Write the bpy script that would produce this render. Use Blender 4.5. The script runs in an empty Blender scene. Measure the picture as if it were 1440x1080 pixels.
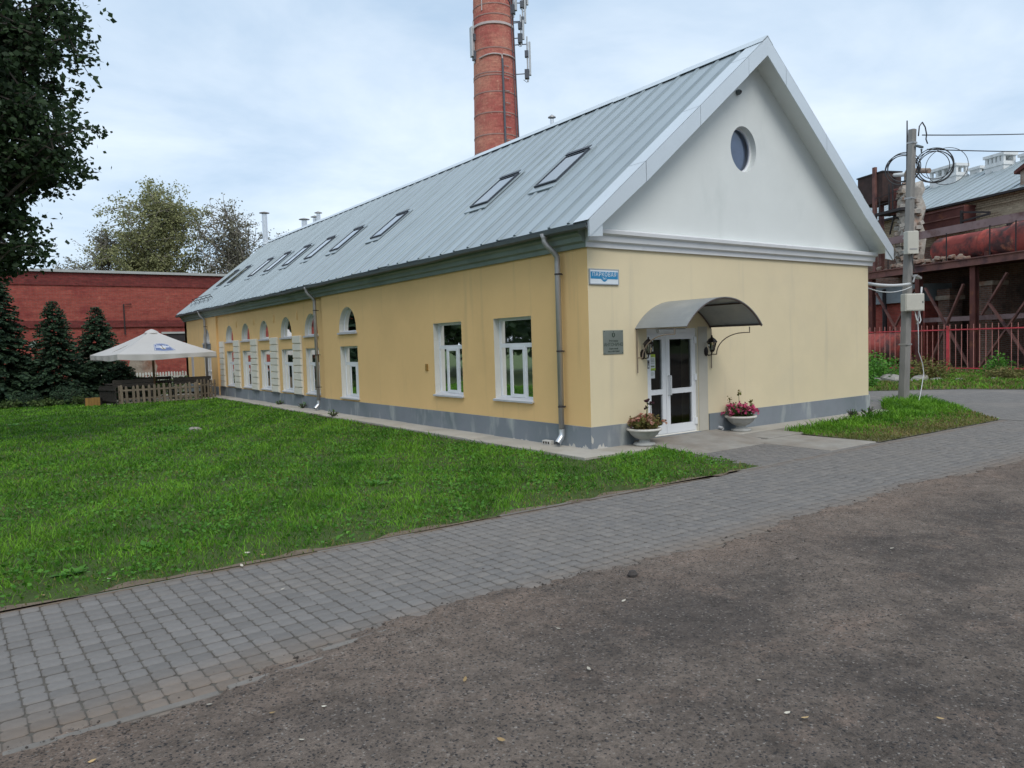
import bpy, math, random
import numpy as np
from mathutils import Vector, Matrix
from mathutils.geometry import tessellate_polygon

random.seed(7); RNG = np.random.default_rng(11)
scene = bpy.context.scene
COL = scene.collection
PI = math.pi

# ------------------------------------------------------------------ camera
cam_d = bpy.data.cameras.new("Camera")
cam_d.sensor_width = 36.0
cam_d.lens = 26.264
cam_d.clip_start = 0.05
cam_d.clip_end = 3000
cam = bpy.data.objects.new("Camera", cam_d)
COL.objects.link(cam)
cr = Vector((0.81380244, -0.58037569, -0.02982687))
cu = Vector((0.05506013, 0.02590817, 0.99814686))
cf = Vector((0.57852741, 0.81393662, -0.05303969))
CAM = Vector((-8.080, -9.171, 1.8))
cam.matrix_world = Matrix(((cr.x, cu.x, -cf.x, CAM.x), (cr.y, cu.y, -cf.y, CAM.y), (cr.z, cu.z, -cf.z, CAM.z), (0, 0, 0, 1)))
scene.camera = cam

# ------------------------------------------------------------------ sky, sun, exposure
SUN_AZ, SUN_EL = math.radians(198), math.radians(50)
world = bpy.data.worlds.new("World")
scene.world = world
world.use_nodes = True
nt = world.node_tree
for n in list(nt.nodes):
    nt.nodes.remove(n)
def wn(t, **k):
    n = nt.nodes.new(t)
    for a, b in k.items():
        setattr(n, a, b)
    return n
wo = wn("ShaderNodeOutputWorld"); bg = wn("ShaderNodeBackground")
sky = wn("ShaderNodeTexSky", sky_type='NISHITA', sun_disc=False)
sky.sun_elevation = SUN_EL; sky.sun_rotation = SUN_AZ
sky.air_density = 1.0; sky.dust_density = 1.5; sky.ozone_density = 1.0
tc = wn("ShaderNodeTexCoord"); sep = wn("ShaderNodeSeparateXYZ")
nt.links.new(tc.outputs['Generated'], sep.inputs[0])
ab = wn("ShaderNodeMath", operation='ABSOLUTE'); nt.links.new(sep.outputs[2], ab.inputs[0])
ad = wn("ShaderNodeMath", operation='ADD'); nt.links.new(ab.outputs[0], ad.inputs[0]); ad.inputs[1].default_value = 0.22
dv = []
for i in (0, 1):
    d = wn("ShaderNodeMath", operation='DIVIDE'); nt.links.new(sep.outputs[i], d.inputs[0]); nt.links.new(ad.outputs[0], d.inputs[1]); dv.append(d)
cmb = wn("ShaderNodeCombineXYZ"); nt.links.new(dv[0].outputs[0], cmb.inputs[0]); nt.links.new(dv[1].outputs[0], cmb.inputs[1])
n1 = wn("ShaderNodeTexNoise"); n1.inputs['Scale'].default_value = 1.35; n1.inputs['Detail'].default_value = 6; n1.inputs['Roughness'].default_value = 0.56; n1.inputs['Distortion'].default_value = 0.35
nt.links.new(cmb.outputs[0], n1.inputs['Vector'])
rmp = wn("ShaderNodeValToRGB")
rmp.color_ramp.elements[0].position = 0.33; rmp.color_ramp.elements[0].color = (3.9, 5.1, 6.5, 1)
rmp.color_ramp.elements[1].position = 0.68; rmp.color_ramp.elements[1].color = (6.7, 7.5, 8.3, 1)
nt.links.new(n1.outputs['Fac'], rmp.inputs[0])
mx = wn("ShaderNodeMixRGB"); mx.inputs[0].default_value = 0.86
nt.links.new(sky.outputs[0], mx.inputs[1]); nt.links.new(rmp.outputs[0], mx.inputs[2])
nt.links.new(mx.outputs[0], bg.inputs['Color'])
bg.inputs['Strength'].default_value = 0.123
nt.links.new(bg.outputs[0], wo.inputs[0])

sun_d = bpy.data.lights.new("Sun", 'SUN')
sun_d.energy = 1.3; sun_d.angle = math.radians(30); sun_d.color = (1.0, 0.94, 0.86)
sun = bpy.data.objects.new("Sun", sun_d); COL.objects.link(sun)
to_sun = Vector((math.sin(SUN_AZ) * math.cos(SUN_EL), math.cos(SUN_AZ) * math.cos(SUN_EL), math.sin(SUN_EL)))
sun.rotation_euler = (-to_sun).to_track_quat('-Z', 'Y').to_euler()
sun.location = (20, -20, 30)

scene.view_settings.view_transform = 'Standard'
scene.view_settings.look = 'None'
scene.view_settings.exposure = 0.24
scene.view_settings.gamma = 1.0
scene.view_settings.use_curve_mapping = False
scene.render.engine = 'CYCLES'
scene.cycles.max_bounces = 8
scene.cycles.transparent_max_bounces = 12
scene.cycles.use_denoising = True

# ------------------------------------------------------------------ materials
MATS = {}
def mat(name, col, rough=0.85, var=0.12, scale=3.0, bump=0.0, bscale=40.0, metal=0.0, spec=0.3, col2=None, scale2=0.6,
        fac2=(0.5, 0.7), obj_rand=0.0, attr=None, coord='Object', stretch=None, stain=None, trans=0.0, dirt=None):
    m = bpy.data.materials.new(name); m.use_nodes = True
    t = m.node_tree; N = t.nodes; L = t.links
    b = N['Principled BSDF']
    b.inputs['Roughness'].default_value = rough; b.inputs['Metallic'].default_value = metal
    b.inputs['Specular IOR Level'].default_value = spec
    tc = N.new('ShaderNodeTexCoord'); src = tc.outputs[coord]
    if stretch:
        mp = N.new('ShaderNodeMapping'); mp.inputs['Scale'].default_value = stretch; L.new(src, mp.inputs[0]); src = mp.outputs[0]
    nz = N.new('ShaderNodeTexNoise'); nz.inputs['Scale'].default_value = scale; nz.inputs['Detail'].default_value = 7; nz.inputs['Roughness'].default_value = 0.62
    L.new(src, nz.inputs['Vector'])
    mr = N.new('ShaderNodeMapRange'); mr.inputs[1].default_value = 0.25; mr.inputs[2].default_value = 0.75
    mr.inputs[3].default_value = 1 - var; mr.inputs[4].default_value = 1 + var
    L.new(nz.outputs['Fac'], mr.inputs[0])
    base = N.new('ShaderNodeRGB'); base.outputs[0].default_value = (*col, 1); cs = base.outputs[0]
    def mixc(fac, a, c):
        x = N.new('ShaderNodeMixRGB')
        if isinstance(fac, float): x.inputs[0].default_value = fac
        else: L.new(fac, x.inputs[0])
        L.new(a, x.inputs[1])
        if isinstance(c, tuple): x.inputs[2].default_value = (*c, 1)
        else: L.new(c, x.inputs[2])
        return x.outputs[0]
    def ramp(v, p0, p1):
        q = N.new('ShaderNodeMapRange'); q.inputs[1].default_value = p0; q.inputs[2].default_value = p1; q.clamp = True
        L.new(v, q.inputs[0]); return q.outputs[0]
    if col2:
        n2 = N.new('ShaderNodeTexNoise'); n2.inputs['Scale'].default_value = scale2; n2.inputs['Detail'].default_value = 6; n2.inputs['Roughness'].default_value = 0.65
        L.new(src, n2.inputs['Vector'])
        cs = mixc(ramp(n2.outputs['Fac'], *fac2), cs, col2)
    if attr:
        at = N.new('ShaderNodeAttribute'); at.attribute_name = 'rnd'
        cs = mixc(at.outputs['Fac'], cs, attr)
    if obj_rand:
        oi = N.new('ShaderNodeObjectInfo'); q = N.new('ShaderNodeMapRange')
        q.inputs[3].default_value = 1 - obj_rand; q.inputs[4].default_value = 1 + obj_rand
        L.new(oi.outputs['Random'], q.inputs[0])
        mm = N.new('ShaderNodeMath'); mm.operation = 'MULTIPLY'; L.new(q.outputs[0], mm.inputs[0]); L.new(mr.outputs[0], mm.inputs[1]); fac = mm.outputs[0]
    else:
        fac = mr.outputs[0]
    if stain:   # (colour, noise scale, threshold lo, hi, stretch)
        sc_, ss, lo, hi, st = stain
        mp = N.new('ShaderNodeMapping'); mp.inputs['Scale'].default_value = st; L.new(tc.outputs[coord], mp.inputs[0])
        n3 = N.new('ShaderNodeTexNoise'); n3.inputs['Scale'].default_value = ss; n3.inputs['Detail'].default_value = 8; n3.inputs['Roughness'].default_value = 0.6
        L.new(mp.outputs[0], n3.inputs['Vector'])
        cs = mixc(ramp(n3.outputs['Fac'], lo, hi), cs, sc_)
    if dirt:    # dust trodden from the yard on to the paving: thickest along the yard edge and the lawn edge
        if dirt == 'loc':
            oi2 = N.new('ShaderNodeObjectInfo'); pv = N.new('ShaderNodeVectorMath'); pv.operation = 'ADD'
            L.new(oi2.outputs['Location'], pv.inputs[0]); L.new(tc.outputs['Object'], pv.inputs[1]); pos = pv.outputs[0]
        else: pos = tc.outputs['Object']
        sx = N.new('ShaderNodeSeparateXYZ'); L.new(pos, sx.inputs[0])
        nd = N.new('ShaderNodeTexNoise'); nd.inputs['Scale'].default_value = 1.6; nd.inputs['Detail'].default_value = 8; nd.inputs['Roughness'].default_value = 0.68; L.new(pos, nd.inputs['Vector'])
        def lin(v, a, c):
            q = N.new('ShaderNodeMapRange'); q.inputs[1].default_value = a; q.inputs[2].default_value = c; q.clamp = True; L.new(v, q.inputs[0]); return q.outputs[0]
        def op(o_, a, c):
            q = N.new('ShaderNodeMath'); q.operation = o_; q.use_clamp = True; L.new(a, q.inputs[0])
            if isinstance(c, float): q.inputs[1].default_value = c
            else: L.new(c, q.inputs[1])
            return q.outputs[0]
        ed = op('MAXIMUM', lin(sx.outputs[1], -4.40, -5.0), op('MULTIPLY', op('MULTIPLY', lin(sx.outputs[1], -2.95, -2.78), lin(sx.outputs[1], -2.70, -2.74)), 0.7))
        df = lin(op('MULTIPLY', op('ADD', nd.outputs['Fac'], 0.12), op('ADD', ed, 0.12)), 0.18, 0.72)
        cs = mixc(df, cs, (0.19, 0.152, 0.122))
    vm = N.new('ShaderNodeVectorMath'); vm.operation = 'SCALE'; L.new(cs, vm.inputs[0]); L.new(fac, vm.inputs['Scale'])
    L.new(vm.outputs[0], b.inputs['Base Color'])
    if bump:
        nb = N.new('ShaderNodeTexNoise'); nb.inputs['Scale'].default_value = bscale; nb.inputs['Detail'].default_value = 5
        L.new(src, nb.inputs['Vector'])
        bp = N.new('ShaderNodeBump'); bp.inputs['Strength'].default_value = 1.0; bp.inputs['Distance'].default_value = bump
        L.new(nb.outputs['Fac'], bp.inputs['Height']); L.new(bp.outputs[0], b.inputs['Normal'])
    if trans:
        tr = N.new('ShaderNodeBsdfTranslucent'); L.new(vm.outputs[0], tr.inputs[0])
        ms = N.new('ShaderNodeMixShader'); ms.inputs[0].default_value = trans
        L.new(b.outputs[0], ms.inputs[1]); L.new(tr.outputs[0], ms.inputs[2])
        L.new(ms.outputs[0], N['Material Output'].inputs['Surface'])
    MATS[name] = m
    return m

def brick_mat(name, c1, c2, mortar, bw=0.26, bh=0.075, ms=0.012, var=0.25, stain=None, stain2=None, bumpd=0.006):
    m = bpy.data.materials.new(name); m.use_nodes = True
    t = m.node_tree; N = t.nodes; L = t.links; b = N['Principled BSDF']
    b.inputs['Roughness'].default_value = 0.92; b.inputs['Specular IOR Level'].default_value = 0.2
    uv = N.new('ShaderNodeTexCoord')
    bt = N.new('ShaderNodeTexBrick'); bt.offset = 0.5
    bt.inputs['Color1'].default_value = (*c1, 1); bt.inputs['Color2'].default_value = (*c2, 1); bt.inputs['Mortar'].default_value = (*mortar, 1)
    bt.inputs['Scale'].default_value = 1.0; bt.inputs['Mortar Size'].default_value = ms; bt.inputs['Mortar Smooth'].default_value = 0.3
    bt.inputs['Brick Width'].default_value = bw; bt.inputs['Row Height'].default_value = bh
    L.new(uv.outputs['UV'], bt.inputs['Vector'])
    cs = bt.outputs['Color']
    def add_stain(cs, s):
        colr, scl, lo, hi = s
        n = N.new('ShaderNodeTexNoise'); n.inputs['Scale'].default_value = scl; n.inputs['Detail'].default_value = 9; n.inputs['Roughness'].default_value = 0.66
        L.new(uv.outputs['UV'], n.inputs['Vector'])
        q = N.new('ShaderNodeMapRange'); q.inputs[1].default_value = lo; q.inputs[2].default_value = hi; L.new(n.outputs['Fac'], q.inputs[0])
        x = N.new('ShaderNodeMixRGB'); L.new(q.outputs[0], x.inputs[0]); L.new(cs, x.inputs[1]); x.inputs[2].default_value = (*colr, 1)
        return x.outputs[0]
    if stain: cs = add_stain(cs, stain)
    if stain2: cs = add_stain(cs, stain2)
    nz = N.new('ShaderNodeTexNoise'); nz.inputs['Scale'].default_value = 5; nz.inputs['Detail'].default_value = 8; nz.inputs['Roughness'].default_value = 0.7
    L.new(uv.outputs['UV'], nz.inputs['Vector'])
    mr = N.new('ShaderNodeMapRange'); mr.inputs[1].default_value = .25; mr.inputs[2].default_value = .75; mr.inputs[3].default_value = 1 - var; mr.inputs[4].default_value = 1 + var
    mpc = N.new('ShaderNodeMapping'); mpc.inputs['Scale'].default_value = (0.55, 5.0, 1); L.new(uv.outputs['UV'], mpc.inputs[0])      # courses weather unevenly
    nc = N.new('ShaderNodeTexNoise'); nc.inputs['Scale'].default_value = 1.0; nc.inputs['Detail'].default_value = 9; nc.inputs['Roughness'].default_value = 0.75; L.new(mpc.outputs[0], nc.inputs['Vector'])
    av = N.new('ShaderNodeMath'); av.operation = 'ADD'; L.new(nz.outputs['Fac'], av.inputs[0]); L.new(nc.outputs['Fac'], av.inputs[1])
    hv = N.new('ShaderNodeMath'); hv.operation = 'MULTIPLY'; hv.inputs[1].default_value = 0.5; L.new(av.outputs[0], hv.inputs[0])
    mr.inputs[1].default_value = .36; mr.inputs[2].default_value = .64
    L.new(hv.outputs[0], mr.inputs[0])
    vm = N.new('ShaderNodeVectorMath'); vm.operation = 'SCALE'; L.new(cs, vm.inputs[0]); L.new(mr.outputs[0], vm.inputs['Scale'])
    L.new(vm.outputs[0], b.inputs['Base Color'])
    bp = N.new('ShaderNodeBump'); bp.inputs['Distance'].default_value = bumpd; bp.invert = True
    L.new(bt.outputs['Fac'], bp.inputs['Height']); L.new(bp.outputs[0], b.inputs['Normal'])
    MATS[name] = m; return m

def glass_mat(name, tint=(0.75, 0.8, 0.8), refl=0.06, rough=0.02, refl_col=(1, 1, 1)):
    m = bpy.data.materials.new(name); m.use_nodes = True
    t = m.node_tree; N = t.nodes; L = t.links
    N.remove(N['Principled BSDF'])
    tr = N.new('ShaderNodeBsdfTransparent'); tr.inputs[0].default_value = (*tint, 1)
    gl = N.new('ShaderNodeBsdfGlossy'); gl.inputs['Roughness'].default_value = rough; gl.inputs[0].default_value = (*refl_col, 1)
    fr = N.new('ShaderNodeFresnel'); fr.inputs[0].default_value = 1.36
    tcn = N.new('ShaderNodeTexCoord'); nz = N.new('ShaderNodeTexNoise'); nz.inputs['Scale'].default_value = 1.3
    L.new(tcn.outputs['Object'], nz.inputs['Vector'])
    bp = N.new('ShaderNodeBump'); bp.inputs['Distance'].default_value = 0.004; L.new(nz.outputs['Fac'], bp.inputs['Height']); L.new(bp.outputs[0], gl.inputs['Normal'])
    ad = N.new('ShaderNodeMath'); ad.operation = 'ADD'; ad.use_clamp = True; L.new(fr.outputs[0], ad.inputs[0]); ad.inputs[1].default_value = refl
    mx = N.new('ShaderNodeMixShader'); L.new(ad.outputs[0], mx.inputs[0]); L.new(tr.outputs[0], mx.inputs[1]); L.new(gl.outputs[0], mx.inputs[2])
    L.new(mx.outputs[0], N['Material Output'].inputs['Surface'])
    MATS[name] = m; return m

mat('yellow_paint', (0.87, 0.575, 0.26), 0.9, 0.04, 0.9, 0.0015, 60, col2=(0.82, 0.54, 0.245), scale2=0.5, stain=((0.66, 0.45, 0.22), 1.3, 0.58, 0.84, (0.4, 2.4, 0.16)))
mat('cream_paint', (0.75, 0.64, 0.43), 0.9, 0.05, 0.8, 0.0015, 60, col2=(0.71, 0.61, 0.42), scale2=0.6, stain=((0.62, 0.54, 0.385), 1.4, 0.59, 0.84, (2.4, 0.4, 0.16)))
mat('white_plaster', (0.74, 0.77, 0.75), 0.9, 0.04, 1.2, 0.001, 70, stain=((0.62, 0.66, 0.64), 1.0, 0.55, 0.8, (1.0, 1.0, 0.4)))
mat('white_trim', (0.70, 0.71, 0.72), 0.75, 0.06, 2.0, stain=((0.5, 0.52, 0.52), 2.2, 0.6, 0.8, (1, 1, 0.4)))
mat('cornice_eave_shade', (0.25, 0.30, 0.27), 0.8, 0.12, 1.6, stain=((0.16, 0.205, 0.17), 1.2, 0.52, 0.75, (1, 0.5, 1)))  # shade under the eave and green bounce from the grass put into the colour
mat('jamb_grey', (0.50, 0.47, 0.40), 0.9, 0.06, 3.0)
mat('pilaster_plaster', (0.78, 0.74, 0.64), 0.9, 0.06, 3.0)
mat('plinth_paint', (0.235, 0.258, 0.285), 0.85, 0.13, 2.2, 0.002, 40, col2=(0.16, 0.19, 0.20), scale2=1.1, fac2=(0.45, 0.7), stain=((0.40, 0.42, 0.41), 2.2, 0.54, 0.70, (1, 1, 0.30)))
mat('peeled_plaster', (0.55, 0.53, 0.49), 0.95, 0.12, 6, 0.002, 60)
mat('roof_metal', (0.40, 0.455, 0.475), 0.42, 0.06, 1.2, metal=0.45, spec=0.5, obj_rand=0.04, col2=(0.37, 0.42, 0.435), scale2=0.5, fac2=(0.45, 0.75), stain=((0.33, 0.37, 0.375), 1.0, 0.62, 0.85, (0.5, 1.5, 0.5)))
mat('seam_rib_shade', (0.26, 0.31, 0.335), 0.5, 0.10, 1.5, metal=0.35, obj_rand=0.08, stain=((0.22, 0.26, 0.27), 1.3, 0.55, 0.75, (0.6, 1, 0.6)))  # darker than the sheets: dim look of the rib sides painted into the colour
mat('trim_metal', (0.66, 0.71, 0.74), 0.4, 0.04, 1.5, metal=0.4, spec=0.5)
mat('gutter_metal', (0.13, 0.15, 0.155), 0.6, 0.15, 3, metal=0.3)
mat('pipe_metal', (0.42, 0.41, 0.40), 0.45, 0.08, 2, metal=0.5)
mat('pipe_band', (0.05, 0.04, 0.04), 0.6, 0.1)
mat('new_zinc', (0.68, 0.70, 0.72), 0.32, 0.06, 3, metal=0.75)
mat('pvc_white', (0.78, 0.79, 0.80), 0.45, 0.03, 4, spec=0.4)
mat('sill_metal', (0.60, 0.60, 0.62), 0.5, 0.06, 4, metal=0.2)
mat('reveal_white', (0.68, 0.66, 0.60), 0.9, 0.06, 3)
mat('interior', (0.16, 0.14, 0.12), 0.9, 0.15, 2)
mat('interior_floor', (0.10, 0.08, 0.06), 0.7, 0.2, 3)
mat('curtain', (0.40, 0.41, 0.39), 0.9, 0.10, 5, trans=0.2)
mat('blind_blue', (0.36, 0.44, 0.62), 0.8, 0.10, 4, trans=0.3)
mat('skylight_frame', (0.06, 0.07, 0.085), 0.45, 0.1, 5, metal=0.3)
mat('canopy_sheet', (0.30, 0.32, 0.33), 0.38, 0.10, 2.5, spec=0.5, trans=0.12, stain=((0.44, 0.44, 0.42), 1.6, 0.5, 0.8, (1, 1, 1)))
mat('canopy_frame', (0.12, 0.09, 0.08), 0.5, 0.15, 6, metal=0.3)
mat('bracket_paint', (0.28, 0.22, 0.17), 0.55, 0.15, 6, metal=0.2)
mat('lantern_iron', (0.035, 0.028, 0.025), 0.5, 0.2, 9, metal=0.4)
mat('sign_blue', (0.03, 0.24, 0.47), 0.5, 0.06, 9)
mat('sign_white', (0.72, 0.78, 0.82), 0.5, 0.04, 9)
mat('sign_rim', (0.34, 0.38, 0.42), 0.5, 0.05, 9)
mat('plaque_metal', (0.27, 0.30, 0.27), 0.38, 0.10, 3, metal=0.5)
mat('plaque_ink', (0.05, 0.07, 0.055), 0.6, 0.05)
mat('poster_green', (0.50, 0.66, 0.06), 0.6, 0.04)
mat('paper', (0.68, 0.70, 0.70), 0.8, 0.05, 9)
mat('paper_ink', (0.22, 0.26, 0.16), 0.8, 0.1, 9)
mat('plastic_grey', (0.25, 0.26, 0.27), 0.5, 0.05)
mat('brass_box', (0.36, 0.20, 0.05), 0.6, 0.2, 20)
mat('concrete_light', (0.43, 0.40, 0.35), 0.95, 0.14, 3.0, 0.003, 50, col2=(0.31, 0.275, 0.225), scale2=1.5, fac2=(0.48, 0.7), obj_rand=0.08)
mat('concrete_pad', (0.315, 0.295, 0.265), 0.95, 0.16, 3.0, 0.003, 50, col2=(0.25, 0.215, 0.18), scale2=1.0, fac2=(0.45, 0.68))
mat('concrete_urn', (0.42, 0.42, 0.40), 0.9, 0.16, 6, 0.002, 60, stain=((0.24, 0.24, 0.22), 5, 0.5, 0.75, (1, 1, 0.4)))
mat('urn_rim', (0.62, 0.59, 0.54), 0.85, 0.10, 8)
mat('soil', (0.06, 0.045, 0.032), 0.95, 0.3, 14, 0.006, 50)
mat('leaf_rust', (0.20, 0.14, 0.05), 0.8, 0.25, 10, attr=(0.16, 0.19, 0.05), trans=0.25)
mat('leaf_green', (0.05, 0.10, 0.025), 0.7, 0.25, 10, attr=(0.10, 0.14, 0.04), trans=0.25)
mat('petal_pink', (0.56, 0.04, 0.14), 0.7, 0.2, 12, attr=(0.66, 0.16, 0.30), trans=0.25)
mat('petal_faded', (0.40, 0.11, 0.09), 0.8, 0.25, 12, attr=(0.48, 0.30, 0.22), trans=0.2)
mat('petal_dark', (0.035, 0.008, 0.014), 0.7, 0.2, 12)
mat('paver', (0.182, 0.172, 0.163), 0.9, 0.16, 9.0, 0.002, 90, obj_rand=0.12, dirt='loc')
mat('paver_loose', (0.172, 0.163, 0.155), 0.9, 0.16, 9.0, 0.002, 90, attr=(0.205, 0.19, 0.175), col2=(0.20, 0.18, 0.16), scale2=0.7, fac2=(0.5, 0.75), dirt='obj')
mat('joint_sand', (0.105, 0.095, 0.082), 0.98, 0.25, 8, 0.004, 60)
mat('kerb_concrete', (0.19, 0.175, 0.158), 0.95, 0.18, 5, 0.003, 50, obj_rand=0.12)
mat('lawn_soil', (0.055, 0.085, 0.020), 0.98, 0.35, 6, 0.02, 20, col2=(0.10, 0.085, 0.05), scale2=0.9, fac2=(0.60, 0.75))
mat('patch_soil', (0.10, 0.105, 0.045), 0.98, 0.3, 6, 0.02, 20, col2=(0.19, 0.16, 0.11), scale2=0.7, fac2=(0.5, 0.68))
mat('bare_soil', (0.17, 0.13, 0.095), 0.98, 0.25, 8, 0.01, 40)
mat('grass_blade', (0.042, 0.140, 0.010), 0.6, 0.35, 0.8, spec=0.25, attr=(0.20, 0.42, 0.034), col2=(0.085, 0.23, 0.016), scale2=0.35, trans=0.32)
mat('grass_dry', (0.15, 0.17, 0.045), 0.75, 0.25, 1.0, attr=(0.25, 0.20, 0.08), trans=0.25)
mat('weed_leaf', (0.050, 0.165, 0.018), 0.6, 0.25, 2, attr=(0.12, 0.30, 0.035), trans=0.25)
mat('spruce_needle', (0.020, 0.044, 0.028), 0.75, 0.35, 2.0, attr=(0.058, 0.105, 0.050), trans=0.12)
mat('oak_leaf', (0.024, 0.046, 0.022), 0.6, 0.3, 1.0, attr=(0.055, 0.095, 0.036), trans=0.28)
mat('tree_leaf_olive', (0.19, 0.205, 0.095), 0.8, 0.3, 0.4, attr=(0.37, 0.37, 0.18), trans=0.3)
mat('tree_leaf_grey', (0.15, 0.15, 0.10), 0.8, 0.3, 0.4, attr=(0.28, 0.265, 0.19), trans=0.3)
mat('bark', (0.085, 0.072, 0.06), 0.95, 0.25, 6, 0.01, 20)
mat('bark_pale', (0.26, 0.24, 0.21), 0.95, 0.25, 6, 0.01, 20)
mat('wood_grey', (0.19, 0.155, 0.115), 0.9, 0.2, 5, 0.002, 40, obj_rand=0.15, stretch=(4, 4, 0.7))
mat('wood_dark', (0.04, 0.035, 0.03), 0.85, 0.2, 5)
mat('wood_orange', (0.30, 0.17, 0.05), 0.8, 0.25, 6, stretch=(5, 5, 0.5), obj_rand=0.1)
mat('wood_brown', (0.14, 0.085, 0.045), 0.8, 0.2, 5)
mat('white_picket', (0.62, 0.64, 0.62), 0.8, 0.08, 5)
mat('parasol_cloth', (0.70, 0.68, 0.66), 0.9, 0.04, 2.0, trans=0.3)
mat('logo_blue', (0.13, 0.17, 0.31), 0.85, 0.06, 20)
mat('logo_white', (0.66, 0.68, 0.72), 0.85, 0.03, 20)
mat('logo_tan', (0.45, 0.43, 0.36), 0.85, 0.05, 20)
mat('lamp_green', (0.24, 0.30, 0.26), 0.6, 0.08)
mat('pole_concrete', (0.25, 0.24, 0.225), 0.95, 0.2, 4, 0.003, 40, stretch=(1, 1, 0.4))
mat('cable_black', (0.05, 0.05, 0.052), 0.6, 0.1)
mat('cable_white', (0.62, 0.63, 0.63), 0.5, 0.06)
mat('box_cream', (0.56, 0.54, 0.47), 0.55, 0.06, 5)
mat('red_steel', (0.60, 0.065, 0.085), 0.55, 0.2, 4, stain=((0.28, 0.06, 0.05), 3, 0.5, 0.7, (1, 1, 1)))
mat('red_bar', (0.55, 0.24, 0.21), 0.6, 0.2, 4)
mat('tank_red', (0.40, 0.085, 0.07), 0.8, 0.35, 1.6, 0.012, 8, col2=(0.10, 0.055, 0.055), scale2=0.75, fac2=(0.46, 0.58), stain=((0.48, 0.20, 0.12), 1.6, 0.58, 0.70, (1, 1, 1)))
mat('rust_maroon', (0.12, 0.044, 0.038), 0.85, 0.3, 2.0, 0.004, 15, stain=((0.26, 0.10, 0.05), 1.5, 0.53, 0.72, (1, 1, 1)))
mat('rust_beam', (0.20, 0.095, 0.08), 0.85, 0.3, 2.0, stain=((0.07, 0.04, 0.045), 1.5, 0.5, 0.7, (1, 1, 1)))
mat('tank_brown', (0.055, 0.035, 0.032), 0.8, 0.3, 2.0, stain=((0.10, 0.05, 0.04), 1.5, 0.55, 0.75, (1, 1, 1)))
mat('mauve_sheet', (0.27, 0.185, 0.185), 0.75, 0.2, 1.0, stain=((0.14, 0.07, 0.06), 1.4, 0.52, 0.7, (1, 1, 1)))
mat('dark_steel', (0.045, 0.04, 0.042), 0.75, 0.25, 3, metal=0.2)
mat('rubble', (0.33, 0.28, 0.23), 0.95, 0.35, 2.5, 0.03, 9, col2=(0.24, 0.12, 0.08), scale2=0.8, fac2=(0.45, 0.65))
mat('ruin_stone', (0.40, 0.37, 0.33), 0.95, 0.35, 2.5, 0.03, 9, col2=(0.30, 0.19, 0.14), scale2=1.1, fac2=(0.5, 0.65))
mat('tan_brick', (0.42, 0.35, 0.25), 0.95, 0.2, 4, 0.003, 40, obj_rand=0.14)
mat('vent_white', (0.72, 0.73, 0.72), 0.9, 0.08, 3, stain=((0.5, 0.49, 0.46), 2.0, 0.55, 0.75, (1, 1, 1)))
mat('grey_sheet', (0.27, 0.31, 0.34), 0.6, 0.15, 2, metal=0.2)
mat('coping', (0.42, 0.43, 0.42), 0.85, 0.1, 2)
mat('antenna_grey', (0.50, 0.52, 0.54), 0.5, 0.05)
mat('antenna_dark', (0.10, 0.11, 0.13), 0.5, 0.1)
mat('band_steel', (0.36, 0.22, 0.19), 0.8, 0.2, 3)
mat('band_pale', (0.52, 0.44, 0.42), 0.7, 0.12, 3)
mat('stone', (0.30, 0.28, 0.25), 0.95, 0.3, 5, 0.004, 30, obj_rand=0.2)
mat('dark_stone', (0.07, 0.062, 0.058), 0.95, 0.3, 8)
mat('grit', (0.085, 0.072, 0.064), 0.95, 0.3, 6, attr=(0.20, 0.175, 0.155))
mat('leaf_yellow', (0.42, 0.29, 0.14), 0.85, 0.2, 9, obj_rand=0.3)
mat('leaf_pale', (0.50, 0.46, 0.38), 0.85, 0.2, 9, obj_rand=0.2)
brick_mat('brick_red', (0.34, 0.064, 0.050), (0.41, 0.09, 0.066), (0.25, 0.12, 0.10), stain=((0.20, 0.038, 0.040), 0.75, 0.52, 0.72), stain2=((0.52, 0.22, 0.15), 1.3, 0.63, 0.80), var=0.30)
brick_mat('brick_band', (0.17, 0.034, 0.036), (0.24, 0.048, 0.044), (0.13, 0.06, 0.05), var=0.35)
brick_mat('brick_chimney', (0.50, 0.18, 0.12), (0.58, 0.24, 0.155), (0.54, 0.32, 0.26), stain=((0.42, 0.12, 0.10), 0.16, 0.44, 0.58), stain2=((0.64, 0.38, 0.27), 3.2, 0.58, 0.74), var=0.34)
brick_mat('brick_dark', (0.15, 0.075, 0.055), (0.22, 0.11, 0.08), (0.20, 0.165, 0.14), bw=0.30, bh=0.10, ms=0.02, stain=((0.05, 0.042, 0.042), 0.5, 0.5, 0.68), stain2=((0.26, 0.22, 0.18), 0.7, 0.64, 0.76), var=0.3)
brick_mat('brick_tan', (0.36, 0.29, 0.20), (0.42, 0.35, 0.25), (0.19, 0.14, 0.10), bw=0.30, bh=0.105, ms=0.016, stain=((0.27, 0.085, 0.035), 0.45, 0.56, 0.68), var=0.2)
brick_mat('paving_far', (0.185, 0.175, 0.166), (0.21, 0.198, 0.185), (0.125, 0.115, 0.10), bw=0.18, bh=0.12, ms=0.008, stain=((0.25, 0.225, 0.20), 0.35, 0.5, 0.7), var=0.14, bumpd=0.003)
glass_mat('window_glass', (0.66, 0.70, 0.70), 0.0)
glass_mat('door_glass', (0.42, 0.45, 0.45), 0.03)
glass_mat('skylight_glass', (0.42, 0.47, 0.50), 0.30, 0.06)
glass_mat('round_glass', (0.75, 0.80, 0.88), 0.06, 0.04, (0.9, 0.95, 1.0))
glass_mat('lantern_glass', (0.75, 0.72, 0.65), 0.08)

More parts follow.
